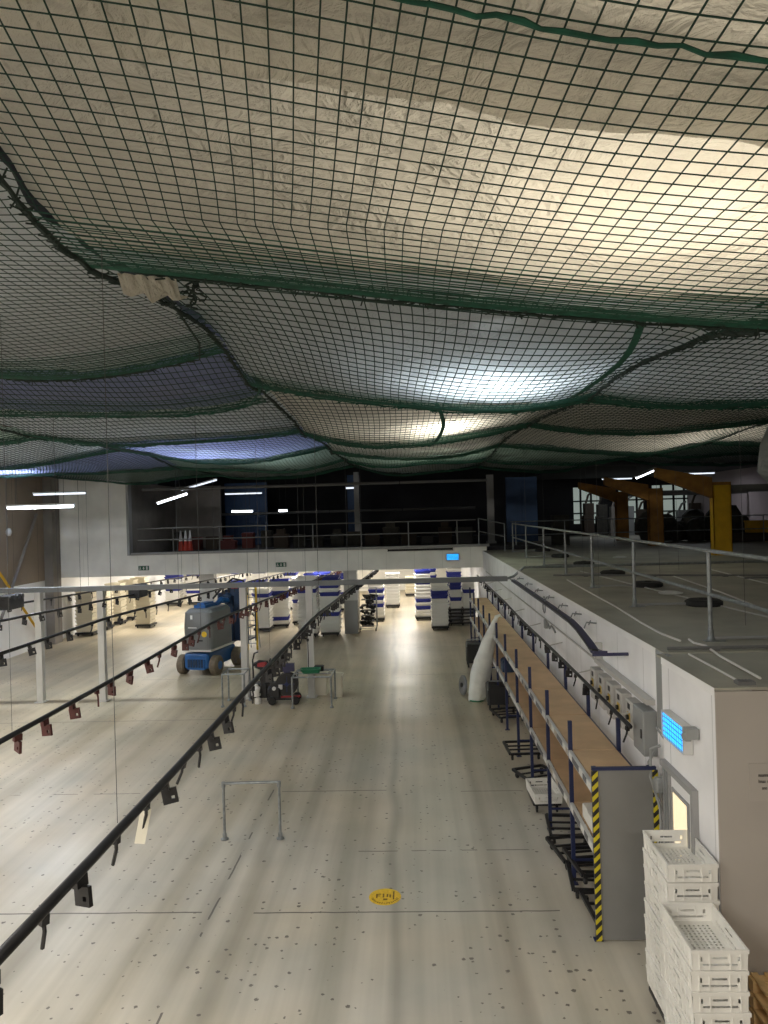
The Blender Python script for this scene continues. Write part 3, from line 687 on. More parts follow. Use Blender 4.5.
tag(MB().bx(-.12, .12, -.12, .12, 0, 3.4).bx(-.2, .2, -.2, .2, 0, .1).build('steel_column', M['pipe_dim'], loc=(-2.6, 35.0, 3.4)), 'thin grey column in front of the blue one in the balcony', 'column')
tag(MB().bx(-.15, .15, -.12, .12, 0, 3.0).bx(-.2, .2, -.2, .2, 0, .1).build('steel_column', M['pipe_dim'], loc=(3.4, 33, 3.4)), 'grey column at the right end of the balcony', 'column')
tag(MB().bx(-.7, .7, -.05, .05, 0, 2.9).bx(-.02, .02, -.07, -.05, 0, 2.9).build('blue_cladding', M['blue_door'], loc=(4.9, 34, 3.4)), 'dark blue panel at the right end of the balcony', 'panel')
cl = MB(); cl.bx(-1.1, 1.1, -.05, .05, 0, 3.2)
for i in range(8): cl.bx(-1.05+.28*i, -.97+.28*i, -.08, -.05, 0, 3.2)
tag(cl.build('blue_cladding', M['blue_door'], loc=(-8.6, 38.5, 3.4)), 'blue ribbed panel behind the balcony lamps, left', 'panel')
for i, dx in enumerate((0, .22, .42)):
    t = thing('traffic_cone', 'red and white traffic cone, %s of the three in the balcony' % ('left', 'middle', 'right')[i], 'traffic cone', (-10.35+dx, 33, 3.4), 0, 'traffic cones in the balcony')
    MB().bx(-.14, .14, -.14, .14, 0, .03).build('base', M['rubber'], t)
    MB().lathe([(.12, .03), (.08, .45)], n=14).build('lower_cone', M['cone_red'], t); MB().lathe([(.08, .45), (.03, .9), (.02, .92)], n=14).build('upper_cone', M['cone_white'], t)
rn = random.Random(11)
cols = ['clutter_brown', 'bag_dark', 'black_plastic', 'bag_dark', 'clutter_brown']
cn = {'clutter_brown': 'brown carton', 'bag_dark': 'dark bin', 'black_plastic': 'black crate', 'crate_dim_red': 'dark red crate'}
pn = ['by the left jamb', 'near the left jamb', 'left of the cones', 'just right of the cones', 'below the short lamp', 'beside the blue cladding', 'left of centre', 'below the small lamp', 'near the middle', 'just left of the blue column', 'at the blue column', 'right of the blue column', 'right of centre', 'farther right of centre', 'near the right end', 'by the right column', 'last before the store roof']
for i in range(17):
    k = cols[(i*2+i//3) % 5] if i > 4 else ('bag_dark', 'crate_dim_red', 'clutter_brown', 'crate_dim_red', 'crate_dim_red')[i]
    x = -11.0+i*.83; wdt = rn.uniform(.25, .38); h = rn.uniform(.35, .8)
    mb = MB(); mb.cham(-wdt, wdt, -.25, .25, 0, h, .02); mb.bx(-wdt-.02, wdt+.02, -.27, .27, h-.09, h-.05)
    if i % 3 == 0: mb.bx(-wdt*.6, wdt*.5, -.2, .2, h, h+.22)
    tag(mb.build('storage_crate', M[k], loc=(x, 34.4+rn.uniform(-.5, .6), 3.4)), '%s stored in the dark balcony, %s' % (cn[k], pn[i]), 'crate')
# exit signs, dark bar, far fly killer on the fascia
def exit_sign(x, z, lab):
    t = thing('exit_sign', lab, 'sign', (x, 29.98, z))
    MB().bx(-.21, .21, -.02, .02, -.09, .09).build('sign_plate', M['exit_green'], t)
    mb = MB()
    # running figure, arrow and doorway
    mb.bx(-.155, -.125, -.024, -.02, .03, .06); mb.bx(-.16, -.12, -.024, -.02, -.02, .025); mb.bx(-.18, -.15, -.024, -.02, -.07, -.02); mb.bx(-.13, -.10, -.024, -.02, -.06, -.015)
    mb.bx(-.02, .02, -.024, -.02, -.055, .055); mb.add([(-.05, -.022, -.01), (.05, -.022, -.01), (0, -.022, -.07)], [(0, 1, 2)])
    mb.bx(.10, .17, -.024, -.02, -.07, .07)
    mb.build('pictogram', M['post_grey'], t)
exit_sign(-10.95, 2.9, 'small dark green exit sign on the fascia, left one'); exit_sign(-5.35, 2.9, 'small dark green exit sign on the fascia above the crate stacks')
tag(MB().bx(-1.27, 1.27, -.04, .03, -.04, .04).bx(-1.3, -1.27, -.05, .03, -.05, .05).bx(1.27, 1.3, -.05, .03, -.05, .05).build('dark_bar', M['black_steel'], loc=(.25, 29.97, 3.36)), 'long thin black bar fixed along the top of the fascia', 'bar')
def fly_killer(loc, rz, L, H_, lab):
    t = thing('fly_killer', lab, 'fly killer', loc, rz)
    MB().bx(-L/2, L/2, 0, .055, 0, H_).build('back_box', M['uv_back'], t)
    mb = MB(); mb.bx(-L/2-.02, L/2+.02, -.04, .055, H_, H_+.012); mb.bx(-L/2-.02, L/2+.02, -.04, .055, -.012, 0); mb.bx(-L/2-.02, -L/2, -.04, .055, 0, H_); mb.bx(L/2, L/2+.02, -.04, .055, 0, H_)
    mb.build('casing', M['post_grey'], t)
    n = 5
    for i in range(n):
        z = H_*(i+.5)/n; MB().tube((-L/2+.01, -.02, z), (L/2-.01, -.02, z), H_/n*.30, 8).build('uv_tube', M['uv_tube'], t)
    g = MB()
    for i in range(9): g.tube((-L/2+L*(i+.5)/9, -.04, 0), (-L/2+L*(i+.5)/9, -.04, H_), .002, 4)
    g.build('guard_grille', M['galv'], t)
fly_killer((1.53, 29.88, 2.92), 0, .48, .24, 'small glowing blue fly killer on the far fascia')
fly_killer((2.60, 7.71, 2.47), -PI/2, .60, .25, 'large glowing blue fly killer on the near white wall')
tag(MB().bx(-.07, .05, -.05, .05, 0, .1).lathe([(.03, .0), (.05, .03), (.05, .07)], (-.09, 0, .02), 12, 'x').build('alarm_beacon', M['enclosure'], loc=(2.6, 7.26, 2.66)), 'small grey box beside the large blue fly killer', 'wall box')

# ------------------------------------------------------------------ things on the right wall
for i in range(5):
    y = 9.42+.47*i
    t = thing('isolator_box', 'pale grey isolator box with yellow switch, %s of five on the wall' % ('nearest', 'second', 'middle', 'fourth', 'farthest')[i], 'switch box', (X1, y, 2.02), 0, 'isolator boxes above the shelving')
    MB().bx(-.13, 0, -.15, .15, 0, .46).build('box', M['iso_grey'], t, bevel=.01)
    MB().bx(-.137, -.13, -.05, .05, .2, .31).build('switch_plate', M['brass'], t)
    MB().lathe([(.0, -.165), (.032, -.165), (.032, -.137)], (0, 0, .25), 12, 'x').build('switch_knob', M['black_plastic'], t)
    MB().bx(-.133, -.13, -.05, .05, .35, .42).build('rating_plate', M['black_plastic'], t)
t = thing('wall_enclosure', 'larger dark grey metal enclosure right of the isolator boxes', 'electrical enclosure', (X1, 8.93, 2.0))
MB().bx(-.16, 0, -.2, .2, 0, .52).build('box', M['enclosure'], t, bevel=.01); MB().bx(-.168, -.16, -.18, .18, .02, .5).build('door', M['enclosure'], t); MB().bx(-.18, -.168, -.16, -.13, .2, .3).build('handle', M['black_plastic'], t)
t = thing('cable_trunking', 'grey cable trunking running along the white wall above the isolators', 'trunking', (X1-.002, 8.78, 2.58))
MB().bx(-.10, 0, 0, 2.5, 0, .06).build('trunking_run', M['iso_grey'], t); MB().bx(-.10, 0, 2.4, 2.46, .06, .3).build('riser', M['iso_grey'], t)
t = thing('wall_conduit', 'thin pale conduit line along the white wall above the wall rail', 'conduit', (X1, 10.2, 2.52))
MB().path([(-.03, 1.0, 0), (-.03, 1.5, .05), (-.03, 18.5, .02)], .016, 6).build('conduit_tube', M['iso_grey'], t)
MB().path([(-.05, -1.6, -.15), (-.04, -1.9, -.22), (-.04, -2.6, -.26)], .014, 6).build('conduit_tail', M['trim_grey'], t)
# upper curved track with the navy strip
t = thing('wall_conveyor_track', 'dark navy track high on the white wall, curving out at its near end', 'track', (0, 0, 3.0))
pts = [(2.60, 20.0), (2.60, 17), (2.60, 14.5), (2.58, 12.6), (2.53, 11.8), (2.40, 10.5), (2.34, 9.98), (2.36, 9.86), (2.42, 9.82)]
mb = MB(); L_ = [(x-.05, y, -.03) for x, y in pts]; R_ = [(x+.05, y, -.03) for x, y in pts]
for i in range(len(pts)-1):
    a_, b_, c_, d_ = L_[i], R_[i], R_[i+1], L_[i+1]; up = lambda p: (p[0], p[1], p[2]+.05)
    mb.add([a_, b_, c_, d_, up(a_), up(b_), up(c_), up(d_)], [(3, 2, 1, 0), (4, 5, 6, 7), (0, 1, 5, 4), (2, 3, 7, 6), (0, 4, 7, 3), (1, 2, 6, 5)])
mb.build('track_strip', M['navy_strip'], t)
MB().path([(x-.07, y, .03) for x, y in pts], .014, 6).build('edge_rail', M['black_steel'], t)
MB().tube((2.28, 9.84, -.03), (X1, 9.84, -.03), .022, 8).build('end_bracket', M['navy_strip'], t)
for y in (11.5, 12.5, 13.6, 14.9, 16.2, 17.6, 19): MB().path([(2.55, y, .05), (2.60, y+.05, .13), (X1, y, .12)], .012, 6).path([(2.62, y, .1), (2.62, y-.12, .18)], .01, 5).build('wall_arm', M['galv'], t)
# loops of cable on the wall
mb = MB(); mb.path([(0, math.cos(k*.5)*.14, math.sin(k*.5)*.14+.01*k) for k in range(20)], .012, 5)
tag(mb.build('cable_loop', M['enclosure'], loc=(X1-.02, 16.0, 2.72)), 'grey loop of cable on the white wall below the navy track', 'cable')
mb = MB(); mb.path([(0, 0, 0), (-.02, .25, .1), (-.02, .5, .0), (0, .8, .05)], .02, 6); mb.bx(-.06, 0, .8, .95, -.05, .12)
tag(mb.build('pipe_offset', M['enclosure'], loc=(X1-.02, 14.8, 2.45)), 'short bent grey pipe on the white wall below the cable loop', 'pipe')
# hoses by the end of the shelving
mb = MB(); mb.path([(-.05, 0, .25), (-.14, .05, .2), (-.16, .02, -.1), (-.1, -.1, -.4), (-.12, -.2, -.8), (-.05, -.25, -1.1)], .018, 6); mb.path([(-.05, .12, .2), (-.12, .2, 0), (-.12, .1, -.3), (-.06, 0, -.6)], .016, 6)
mb.lathe([(.06, -.16), (.09, -.14), (.09, -.06), (.05, -.04)], (0, -.1, -.15), 12, 'x')
tag(mb.build('cable_bunch', M['enclosure'], loc=(X1, 8.5, 1.95)), 'bunch of grey cables and a reel behind the shelving end panel', 'cables')
# notice on the front wall (runs out of the frame)
t = thing('wall_notice', 'grey notice with lines of dark print on the tan front wall', 'notice', (3.22, 6.834, 2.40))
MB().bx(-.28, .28, -.008, 0, -.18, .16).build('notice_plate', M['front_wall'], t)
rn = random.Random(9)
def text_line(z, x0, x1, h, par):
    mb = MB(); x = x0
    while x < x1:
        wl = rn.choice((3, 4, 5, 6, 7))
        for k in range(wl):
            if x > x1: break
            w_ = h*.42; c = rn.random()
            mb.bx(x, x+w_*.3, -.011, -.008, z, z+h*(1 if c > .7 else .7))
            mb.bx(x, x+w_, -.011, -.008, z+h*.55, z+h*.7) if c > .3 else mb.bx(x, x+w_, -.011, -.008, z, z+h*.15)
            mb.bx(x+w_*.7, x+w_, -.011, -.008, z, z+h*.7)
            x += w_*1.25
        x += h*.5
    mb.build('print_line', M['text'], par)
text_line(.04, -.20, .20, .03, t); text_line(-.015, -.20, .20, .03, t); text_line(-.075, -.17, .17, .028, t)
MB().path([(-.03, -.01, .105), (0, -.01, .115), (.03, -.01, .105)], .006, 5).build('print_mark', M['text'], t)

# ------------------------------------------------------------------ store roof: weighted guardrail, cables, discs
t = thing('roof_guardrail', 'grey free-standing guardrail with round counterweights along the store roof', 'railing', (3.5, 4.6, 3.25))
gy = [6.1, 9.1, 12.3, 15.3, 18.1, 21.3, 24.9, 28.5]
gxx = lambda y: .012*(y-8)
for z, nm in ((1.08, 'top_rail'), (.56, 'mid_rail')):
    MB().path([(gxx(y), y-4.6, z) for y in [4.7]+gy], .024, 8).build(nm, M['galv'], t)
for y in gy:
    x = gxx(y)
    p = MB().tube((x, y-4.6, 0), (x, y-4.6, 1.10), .026, 10).lathe([(.05, 0), (.05, .03), (.034, .06), (.034, .14)], (x, y-4.6, 0), 12).bx(x-.08, x+.16, y-4.6-.05, y-4.6+.05, 0, .012).build('post', M['galv'], t)
    MB().tube((x, y-4.6, .035), (x+1.0, y-4.6, .035), .02, 6).build('outrigger', M['trim_grey'], t)
    w_ = MB().lathe([(.0, 0), (.27, 0), (.29, .02), (.29, .07), (.24, .10), (.08, .10), (.06, .12), (0, .12)], (x+1.1, y-4.6, .0), 24).build('counterweight', M['rubber'], t)
t = railing('roof_end_gate', [(2.55, 29.4, 3.5), (3.55, 29.4, 3.26)], 1.05, .55, 'short grey rail closing the gap between balcony and roof guardrail', .022)
railing('far_roof_railing', [(4.0, 31, 3.25), (15.5, 31, 3.25)], 1.1, .55, 'grey railing across the far end of the store roof', .022, [(x, 31, 3.25) for x in (4.2, 6.2, 8.2, 10.2, 12.2, 14.2)])
def cable(pts, r_, lab, m='cable_white', z=3.262):
    mb = MB(); mb.path([(x, y, z) for x, y in pts], r_, 6); tag(mb.build('roof_cable', M[m]), lab, 'cable')
cable([(3.42, 17.0), (3.3, 14), (3.25, 12.4), (3.13, 10.6), (3.1, 9.6), (3.15, 9.1)], .013, 'long white cable along the edge of the store roof')
cable([(3.27, 9.14), (3.24, 8.9), (3.3, 8.7), (3.22, 8.1), (3.16, 7.05)], .013, 'kinked white cable on the near corner of the store roof', z=3.27)
cable([(2.98, 8.35), (2.97, 7.7), (2.96, 7.1)], .011, 'short white cable on the near corner of the store roof', z=3.25)
cable([(5.9, 17.6), (5.6, 14), (5.25, 11.3), (4.9, 9)], .013, 'white cable running down the middle of the store roof')
cable([(7.3, 19), (7.0, 15), (6.6, 12)], .013, 'white cable at the right of the store roof')
cable([(4.2, 19.2), (4.6, 14.5), (4.9, 11.5), (5.3, 8.5)], .012, 'thin pale cable crossing beside the counterweights', 'iso_grey')
for (pa, pb, lab) in (((3.3, 18.0), (10.5, 15.9), 'slanting grey pipe lying on the store roof behind the counterweights'), ((2.8, 8.5), (8, 8.5), 'dark joint pipe across the near end of the store roof'), ((7.0, 16.2), (12, 16.0), 'dark batten lying on the right of the store roof')):
    mb = MB(); mb.path([(pa[0], pa[1], 3.285), ((pa[0]+pb[0])/2, (pa[1]+pb[1])/2, 3.285), (pb[0], pb[1], 3.285)], .02, 6)
    for k in range(5):
        q = (k+.5)/5; mb.bx(pa[0]+(pb[0]-pa[0])*q-.05, pa[0]+(pb[0]-pa[0])*q+.05, pa[1]+(pb[1]-pa[1])*q-.04, pa[1]+(pb[1]-pa[1])*q+.04, 3.25, 3.285)
    tag(mb.build('roof_pipe', M['pipe_dim']), lab, 'pipe')
mb = MB(); mb.bx(-.08, .08, -.05, .05, 0, .03)
for k in range(5): mb.bx(-.07+.03*k, -.055+.03*k, -.045, .045, .03, .036)
tag(mb.build('roof_vent', M['pipe_dim'], loc=(2.99, 6.98, 3.235)), 'small dark slotted vent at the near corner of the store roof', 'vent')
for i, (x, y) in enumerate(((5.2, 21.5), (6.5, 24.0), (4.7, 14.0))):
    tag(MB().lathe([(0, 0), (.2, 0), (.22, .02), (.1, .05), (0, .05)], n=18).build('roof_patch', M['post_grey'], loc=(x, y, 3.25)), 'pale flat disc lying on the store roof, %s' % ('middle one', 'farthest one', 'nearest one')[i], 'disc')
# yellow portal columns
for i, (x, y) in enumerate(((9.68, 24.0), (9.75, 30.6), (9.9, 36.0))):
    ym = M['yellow'] if i == 0 else M['yellow_dim']
    t = thing('portal_column', 'yellow steel portal column, %s' % ('nearest and brightest', 'second, behind the guardrail', 'farthest')[i], 'column', (x, y, 3.25))
    w_ = .28
    MB().bx(-w_, w_, -.15, -.12, 0, 2.2).bx(-w_, w_, .12, .15, 0, 2.2).bx(-.02, .02, -.12, .12, 0, 2.2).bx(-w_, -w_+.02, -.15, .15, 0, 2.2).bx(w_-.02, w_, -.15, .15, 0, 2.2).build('column_shaft', ym, t)
    MB().add([(-w_, -.12, 1.8), (-w_, .12, 1.8), (-w_, .12, 2.45), (-w_, -.12, 2.45), (-2.0, -.12, 2.5), (-2.0, .12, 2.5), (-2.0, .12, 2.8), (-2.0, -.12, 2.8)], [(0, 3, 7, 4), (1, 5, 6, 2), (0, 4, 5, 1), (3, 2, 6, 7), (4, 7, 6, 5)]).bx(-w_, w_, -.15, .15, 2.2, 2.3).build('haunch', M['yellow_dim'], t)
    MB().bx(w_, 6.0, -.06, .06, 2.05, 2.2).build('tie_beam', M['pipe_dim'], t)
rn = random.Random(21)
names = ['sack', 'carton']
px = ['left end', 'left part', 'left of the middle column', 'behind the middle column', 'just right of the middle column', 'centre', 'centre top', 'right of centre', 'behind the bright column', 'right part', 'right end', 'top right', 'far right', 'low right']
for i in range(14):
    x = 10.3+.36*i if i < 13 else 13.0; z = 3.30
    rings = []
    R_ = rn.uniform(.38, .55); Hh = rn.uniform(.75, 1.5)
    for k in range(7):
        q = k/6; rr_ = R_*math.sqrt(max(.03, 1-(q*2-1)**2*.75)) if q > 0 else R_*.75
        rings.append([(math.cos(2*PI*a/10)*rr_*(1+.15*math.sin(a*2.3+k+i)), math.sin(2*PI*a/10)*rr_*.8, q*Hh+.04*math.sin(a+k)*(0 if k == 0 else 1)) for a in range(10)])
    tag(MB().loft(rings).build('refuse_sack', M['bag_dark'], loc=(x, 32.6+rn.uniform(0, 1.4), z), smooth=True), 'dark bulging sack in the heap behind the yellow columns, %s' % px[i], 'sack')
jn = ['left end', 'second from left', 'third from left', 'middle left', 'middle', 'middle right', 'third from right', 'second from right', 'right end']
for i in range(9):
    x = 9.6+.72*i; h = rn.uniform(1.0, 2.3); mb = MB(); mb.cham(-.28, .28, -.25, .25, 0, h*.5, .02); mb.cham(-.22, .30, -.22, .22, h*.5, h*.8, .02); mb.path([(-.1, 0, h*.8), (.05, 0, h), (.3, .05, h*1.08)], .06, 6)
    tag(mb.build('stacked_goods', M[('clutter_brown', 'bag_dark', 'grey_wall', 'enclosure')[i % 4]], loc=(x, 41.6, 3.26)), 'jumbled goods piled before the lit windows, %s' % jn[i], 'goods')
tag(MB().cham(-.35, .35, -.3, .3, 0, 1.3, .03).bx(-.37, .37, -.32, .32, .9, .98).build('storage_cabinet', M['bag_dark'], loc=(6.4, 33, 3.25)), 'dark cabinet standing left of the heap at the far end of the roof', 'cabinet')
tag(MB().bx(-.5, .5, -.25, .25, .0, .5).bx(-.52, .52, -.27, .27, .44, .5).build('yellow_bin', M['yellow'], loc=(14.4, 31.8, 3.62)), 'yellow container at the far right end of the store roof', 'bin')
tag(MB().bx(-1.3, 1.3, -.4, .4, 0, .35).bx(-1.35, 1.35, -.45, .45, .3, .35).build('brown_bench', M['clutter_brown'], loc=(14.0, 31.8, 3.27)), 'low brown bench under the yellow container', 'bench')

# ------------------------------------------------------------------ crate trays
def grid_wall(mb, O, U, V, nu, nv, holes):
    O, U, V = Vector(O), Vector(U), Vector(V); base = len(mb.v)
    for i in range(nu+1):
        for j in range(nv+1): mb.v.append(tuple(O+U*(i/nu)+V*(j/nv)))
    for i in range(nu):
        for j in range(nv):
            if (i, j) in holes: continue
            a = base+i*(nv+1)+j; mb.f.append((a, a+nv+1, a+nv+2, a+1)); mb.m.append(0)
TW, TL, TH = .44, .715, .164
def big_tray():
    """vented basket: floor grid, four perforated walls, rolled rim"""
    t = thing('plastic_tray', 'x', 'tray')
    mb = MB(); x, y, h = TW/2, TL/2, TH; b = .005
    end = {(i, 2) for i in range(4, 18, 1)} | {(i, 5) for i in range(8, 14)} | {(3, 4), (18, 4), (3, 5), (18, 5)}
    side = {(i, 2) for i in range(4, 36, 2)} | {(i, 5) for i in range(16, 24)}
    grid_wall(mb, (-x+b, -y+b, 0), (TW-2*b, 0, 0), (0, -b, h-.02), 22, 8, end); grid_wall(mb, (-x+b, y-b, 0), (TW-2*b, 0, 0), (0, b, h-.02), 22, 8, end)
    grid_wall(mb, (-x+b, -y+b, 0), (0, TL-2*b, 0), (-b, 0, h-.02), 40, 8, side); grid_wall(mb, (x-b, -y+b, 0), (0, TL-2*b, 0), (b, 0, h-.02), 40, 8, side)
    fl = {(i, j) for i in range(2, 20) for j in range(2, 32) if i % 2 == 0 and j % 2 == 0}
    grid_wall(mb, (-x+b, -y+b, .004), (TW-2*b, 0, 0), (0, TL-2*b, 0), 22, 34, fl)
    o = mb.build('basket_body', M['tray_white'], t); md = o.modifiers.new('t', 'SOLIDIFY'); md.thickness = .004
    rm = MB(); e = .006
    rm.bx(-x-e, x+e, -y-e, -y+.006, h-.03, h); rm.bx(-x-e, x+e, y-.006, y+e, h-.03, h); rm.bx(-x-e, -x+.006, -y, y, h-.03, h); rm.bx(x-.006, x+e, -y, y, h-.03, h)
    rb = rm
    for k in (-1, 1):
        for q in (-.16, -.08, .08, .16): rb.bx(q-.004, q+.004, min(k*(y-.006), k*(y+.006)), max(k*(y-.006), k*(y+.006)), .01, h-.03)
        for q in [-.3+.1*n for n in range(7)]: rb.bx(min(k*(x-.006), k*(x+.006)), max(k*(x-.006), k*(x+.006)), q-.004, q+.004, .01, h-.03)
    rm.build('rim', M['tray_white'], t)
    return t
def dolly_frame(w, l, mkey, lab, loc, rot=(0, 0, 0), group=None):
    t = thing('wheeled_dolly', lab, 'dolly', loc, 0, group); t.rotation_euler = rot
    b = MB(); x, y = w/2, l/2
    for k in (-1, 1): b.bx(k*x-.015, k*x+.015, -y, y, .13, .17); b.bx(-x, x, k*y-.015, k*y+.015, .13, .17)
    b.bx(-x, x, -.015, .015, .14, .165); b.bx(-.015, .015, -y, y, .135, .14)
    b.build('frame', M[mkey], t)
    for sx in (-1, 1):
        for sy in (-1, 1):
            c = MB().bx(sx*(x-.05)-.02, sx*(x-.05)+.02, sy*(y-.06)-.03, sy*(y-.06)+.03, .07, .13).build('caster', M['black_steel'], t)
            MB().lathe([(.0, -.014), (.045, -.014), (.05, 0), (.045, .014), (0, .014)], (sx*(x-.05), sy*(y-.06), .05), 14, 'x').build('wheel', M['rubber'], c)
    return t
bt = big_tray(); first = True
ordn = ['lowest', 'second up', 'third up', 'fourth up', 'fifth up', 'sixth up', 'seventh up', 'eighth up', 'ninth up', 'tenth up', 'eleventh up', 'twelfth up', 'topmost']
for (cx, cy, top, nm, n) in ((2.40, 7.13, 1.69, 'taller stack against the white corner', 9), (2.325, 6.375, 1.365, 'shorter front stack by the pallets', 7)):
    dolly_frame(.40, .66, 'black_steel', 'wheeled dolly under the %s' % nm, (cx, cy, 0))
    pitch = .1655; z0 = top-TH-(n-1)*pitch
    for i in range(n):
        loc = (cx+random.uniform(-.006, .006), cy+random.uniform(-.006, .006), z0+i*pitch)
        rz = random.uniform(-.006, .006); lab = 'vented white plastic tray, %s in the %s' % (ordn[i] if i < n-1 else 'topmost', nm)
        if first: bt.location = loc; c = bt; first = False
        else: c = dup(bt, loc, rz)
        c['label'] = lab; c['group'] = 'near white plastic trays'
# pallets under the right edge
rn = random.Random(2)
for k in range(5):
    t = thing('wooden_pallet', 'wooden pallet by the tan wall, %s of the pile' % ('lowest', 'second', 'middle', 'fourth', 'topmost')[k], 'pallet', (3.32, 6.30, .142*k), 0, 'pallets beside the front tray stack')
    tb = MB(); n = 9
    for i in range(n):
        x = -.40+1.0*i/(n-1)*.96; tb.bx(x-.030, x+.030, -.5, .5, .118, .14)
    tb.build('deck_boards', M['wood'], t)
    sb = MB()
    for y in (-.45, 0, .45): sb.bx(-.45, .6, y-.045, y+.045, .02, .118)
    sb.build('stringers', M['wood'], t)
    bb = MB()
    for x in (-.4, .05, .55): bb.bx(x-.045, x+.045, -.5, .5, .0, .02)
    bb.build('base_boards', M['wood'], t)

# ------------------------------------------------------------------ long shelving rack
RX0, RX1 = 1.96, 2.58
UY = [8.56, 9.83, 11.5, 13.2, 14.9, 16.7, 18.4, 20.1, 21.8, 23.5, 25.2, 26.9]
t = thing('shelving_rack', 'long two-tier rack with brown boards and blue uprights along the white wall', 'rack', (0, 0, 0))
for i, y in enumerate(UY):
    for x, zt in ((RX0, 2.12 if i else 1.96), (RX1, 2.15 if i else 1.96)):
        mb = MB(); mb.bx(x-.025, x+.025, y-.02, y+.02, 0.012, zt); mb.bx(x-.05, x+.05, y-.04, y+.04, 0, .012)
        mb.bx(x-.012, x+.012, y-.0225, y-.02, .1, zt-.02)
        mb.build('upright', M['blue_paint'], t)
    if i: MB().bx(RX0, RX1, y-.01, y+.01, .30, .33).bx(RX0, RX1, y-.01, y+.01, .95, .98).build('frame_brace', M['blue_paint'], t)
for i in range(len(UY)-1):
    ya, yb = UY[i]+.025, UY[i+1]-.025
    for z, nm in ((1.74, 'top'), (1.06, 'lower')):
        if z < 1.5 and i == 0: pass
        MB().bx(RX0+.03, RX1-.03, ya-.012, yb+.012, z-.018, z).build('shelf_board', M['hardboard'], t)
        bmf = MB().bx(RX0-.028, RX0+.012, ya, yb, z-.09, z+.008).build('shelf_beam', M['post_grey'], t)
        MB().bx(RX0-.032, RX0-.028, ya+.02, yb-.02, z-.075, z-.005).build('label_strip', M['label_strip'], bmf)
        MB().bx(RX1-.03, RX1+.01, ya, yb, z-.09, z-.019).build('shelf_beam', M['blue_paint'], t)
pe = MB().bx(RX0+.02, RX1+.04, 8.515, 8.535, .02, 1.93).build('end_panel', M['panel_grey'], t)
pe['label'] = 'plain grey end panel facing the camera'
MB().bx(RX0-.03, RX1+.06, 8.50, 8.54, 1.93, 1.965).build('end_cap_bar', M['blue_paint'], t)
MB().bx(RX0-.035, RX0+.03, 8.49, 8.513, .02, 1.93).build('hazard_tape', M['hazard'], t); MB().bx(RX1+.02, RX1+.075, 8.49, 8.513, .02, 1.93).build('hazard_tape', M['hazard'], t)
# carton on the lower shelf near the end panel
mb = MB(); mb.cham(-.1, .1, -.3, .3, 0, .16, .01); mb.bx(-.105, .105, -.02, .02, .1, .165)
tag(mb.build('white_box', M['tray_white'], loc=(2.10, 9.1, 1.065)), 'white box on the lower shelf right behind the striped end panel', 'box')
# dollies parked under the rack
def skate(loc, rot, lab):
    t = thing('pallet_skate', lab, 'dolly', loc, 0, 'black frame dollies under the shelving'); t.rotation_euler = rot
    b = MB(); w, l = .30, .38
    for k in (-1, 1): b.bx(k*w-.022, k*w+.022, -l, l, .12, .16); b.bx(-w, w, k*l-.022, k*l+.022, .12, .16)
    b.bx(-w, w, -.12, -.09, .125, .15); b.bx(-w, w, .10, .13, .125, .15); b.build('frame', M['black_steel'], t)
    for sx in (-1, 1):
        for sy in (-1, 1):
            c = MB().bx(sx*.25-.02, sx*.25+.02, sy*.31-.03, sy*.31+.03, .07, .12).build('caster', M['black_steel'], t)
            MB().lathe([(.0, -.018), (.045, -.018), (.05, 0), (.045, .018), (0, .018)], (sx*.25, sy*.31, .05), 12, 'x').build('wheel', M['rubber'], c)
skate((2.26, 8.98, 0), (0, 0, .05), 'black frame dolly on the floor right behind the striped end panel')
skate((2.20, 9.75, .0), (0, 0, -.1), 'second black frame dolly under the shelving, flat beside the lowest crate gap')
skate((2.24, 9.82, .17), (0, 0, .12), 'black frame dolly stacked on the second one under the shelving')
skate((2.15, 10.55, 0), (0, 0, .15), 'black frame dolly under the shelving behind the stacked pair')
skate((2.20, 11.3, 0), (0, 0, -.08), 'black frame dolly under the shelving in front of the white tray')
skate((2.10, 13.5, 0), (0, 0, .35), 'black frame dolly sticking out just beyond the white tray')
skate((2.00, 14.7, .10), (0, 0, .05), 'black frame dolly sticking farthest out beyond the white tray')
skate((2.08, 17.6, 0), (0, 0, .2), 'black frame dolly under the shelving nearest the white dust sheet')
dw = dolly_frame(.42, .62, 'black_steel', 'small dolly carrying a white tray under the shelving', (2.02, 12.4, 0))
c = dup(bt, (2.02, 12.4, .172), .05, 'white vented tray sitting alone on a dolly under the shelving', 'near white plastic trays')
# end-loading box left below rack
# white dust-sheeted bundle leaning on the rack
t = thing('sheeted_pole', 'tall bundle wrapped in white sheeting leaning on the shelving', 'covered bundle', (1.50, 19.3, 0))
rings = []; base, top = Vector((0, 0, 0)), Vector((.50, -.3, 2.12)); nR = 26
for k in range(nR+1):
    q = k/nR; c_ = base.lerp(top, q)+Vector((-.06*math.sin(q*PI), 0, 0))
    R_ = (.19+.05*math.sin(q*2*PI) if q < .5 else .19*(1-(q-.5)/.5)**.8+.03)*(1+.05*math.sin(q*19))
    rings.append([c_+Vector((math.cos(a*2*PI/24)*R_*(1+.13*math.sin(a*2.1+q*5)+.06*math.sin(a*5+q*9)), math.sin(a*2*PI/24)*R_*.8, .03*math.sin(a*1.3)*(1 if k else 0))) for a in range(24)])
MB().loft(rings).build('sheet_wrap', M['tarp'], t, smooth=True)
tz = MB(); tz.path([top+Vector((.0, 0, -.05)), top+Vector((.03, 0, .06)), top+Vector((.12, 0, .10)), top+Vector((.17, 0, .03))], [.05, .05, .035, .02], 8); tz.build('tied_tip', M['tarp'], t, smooth=True)
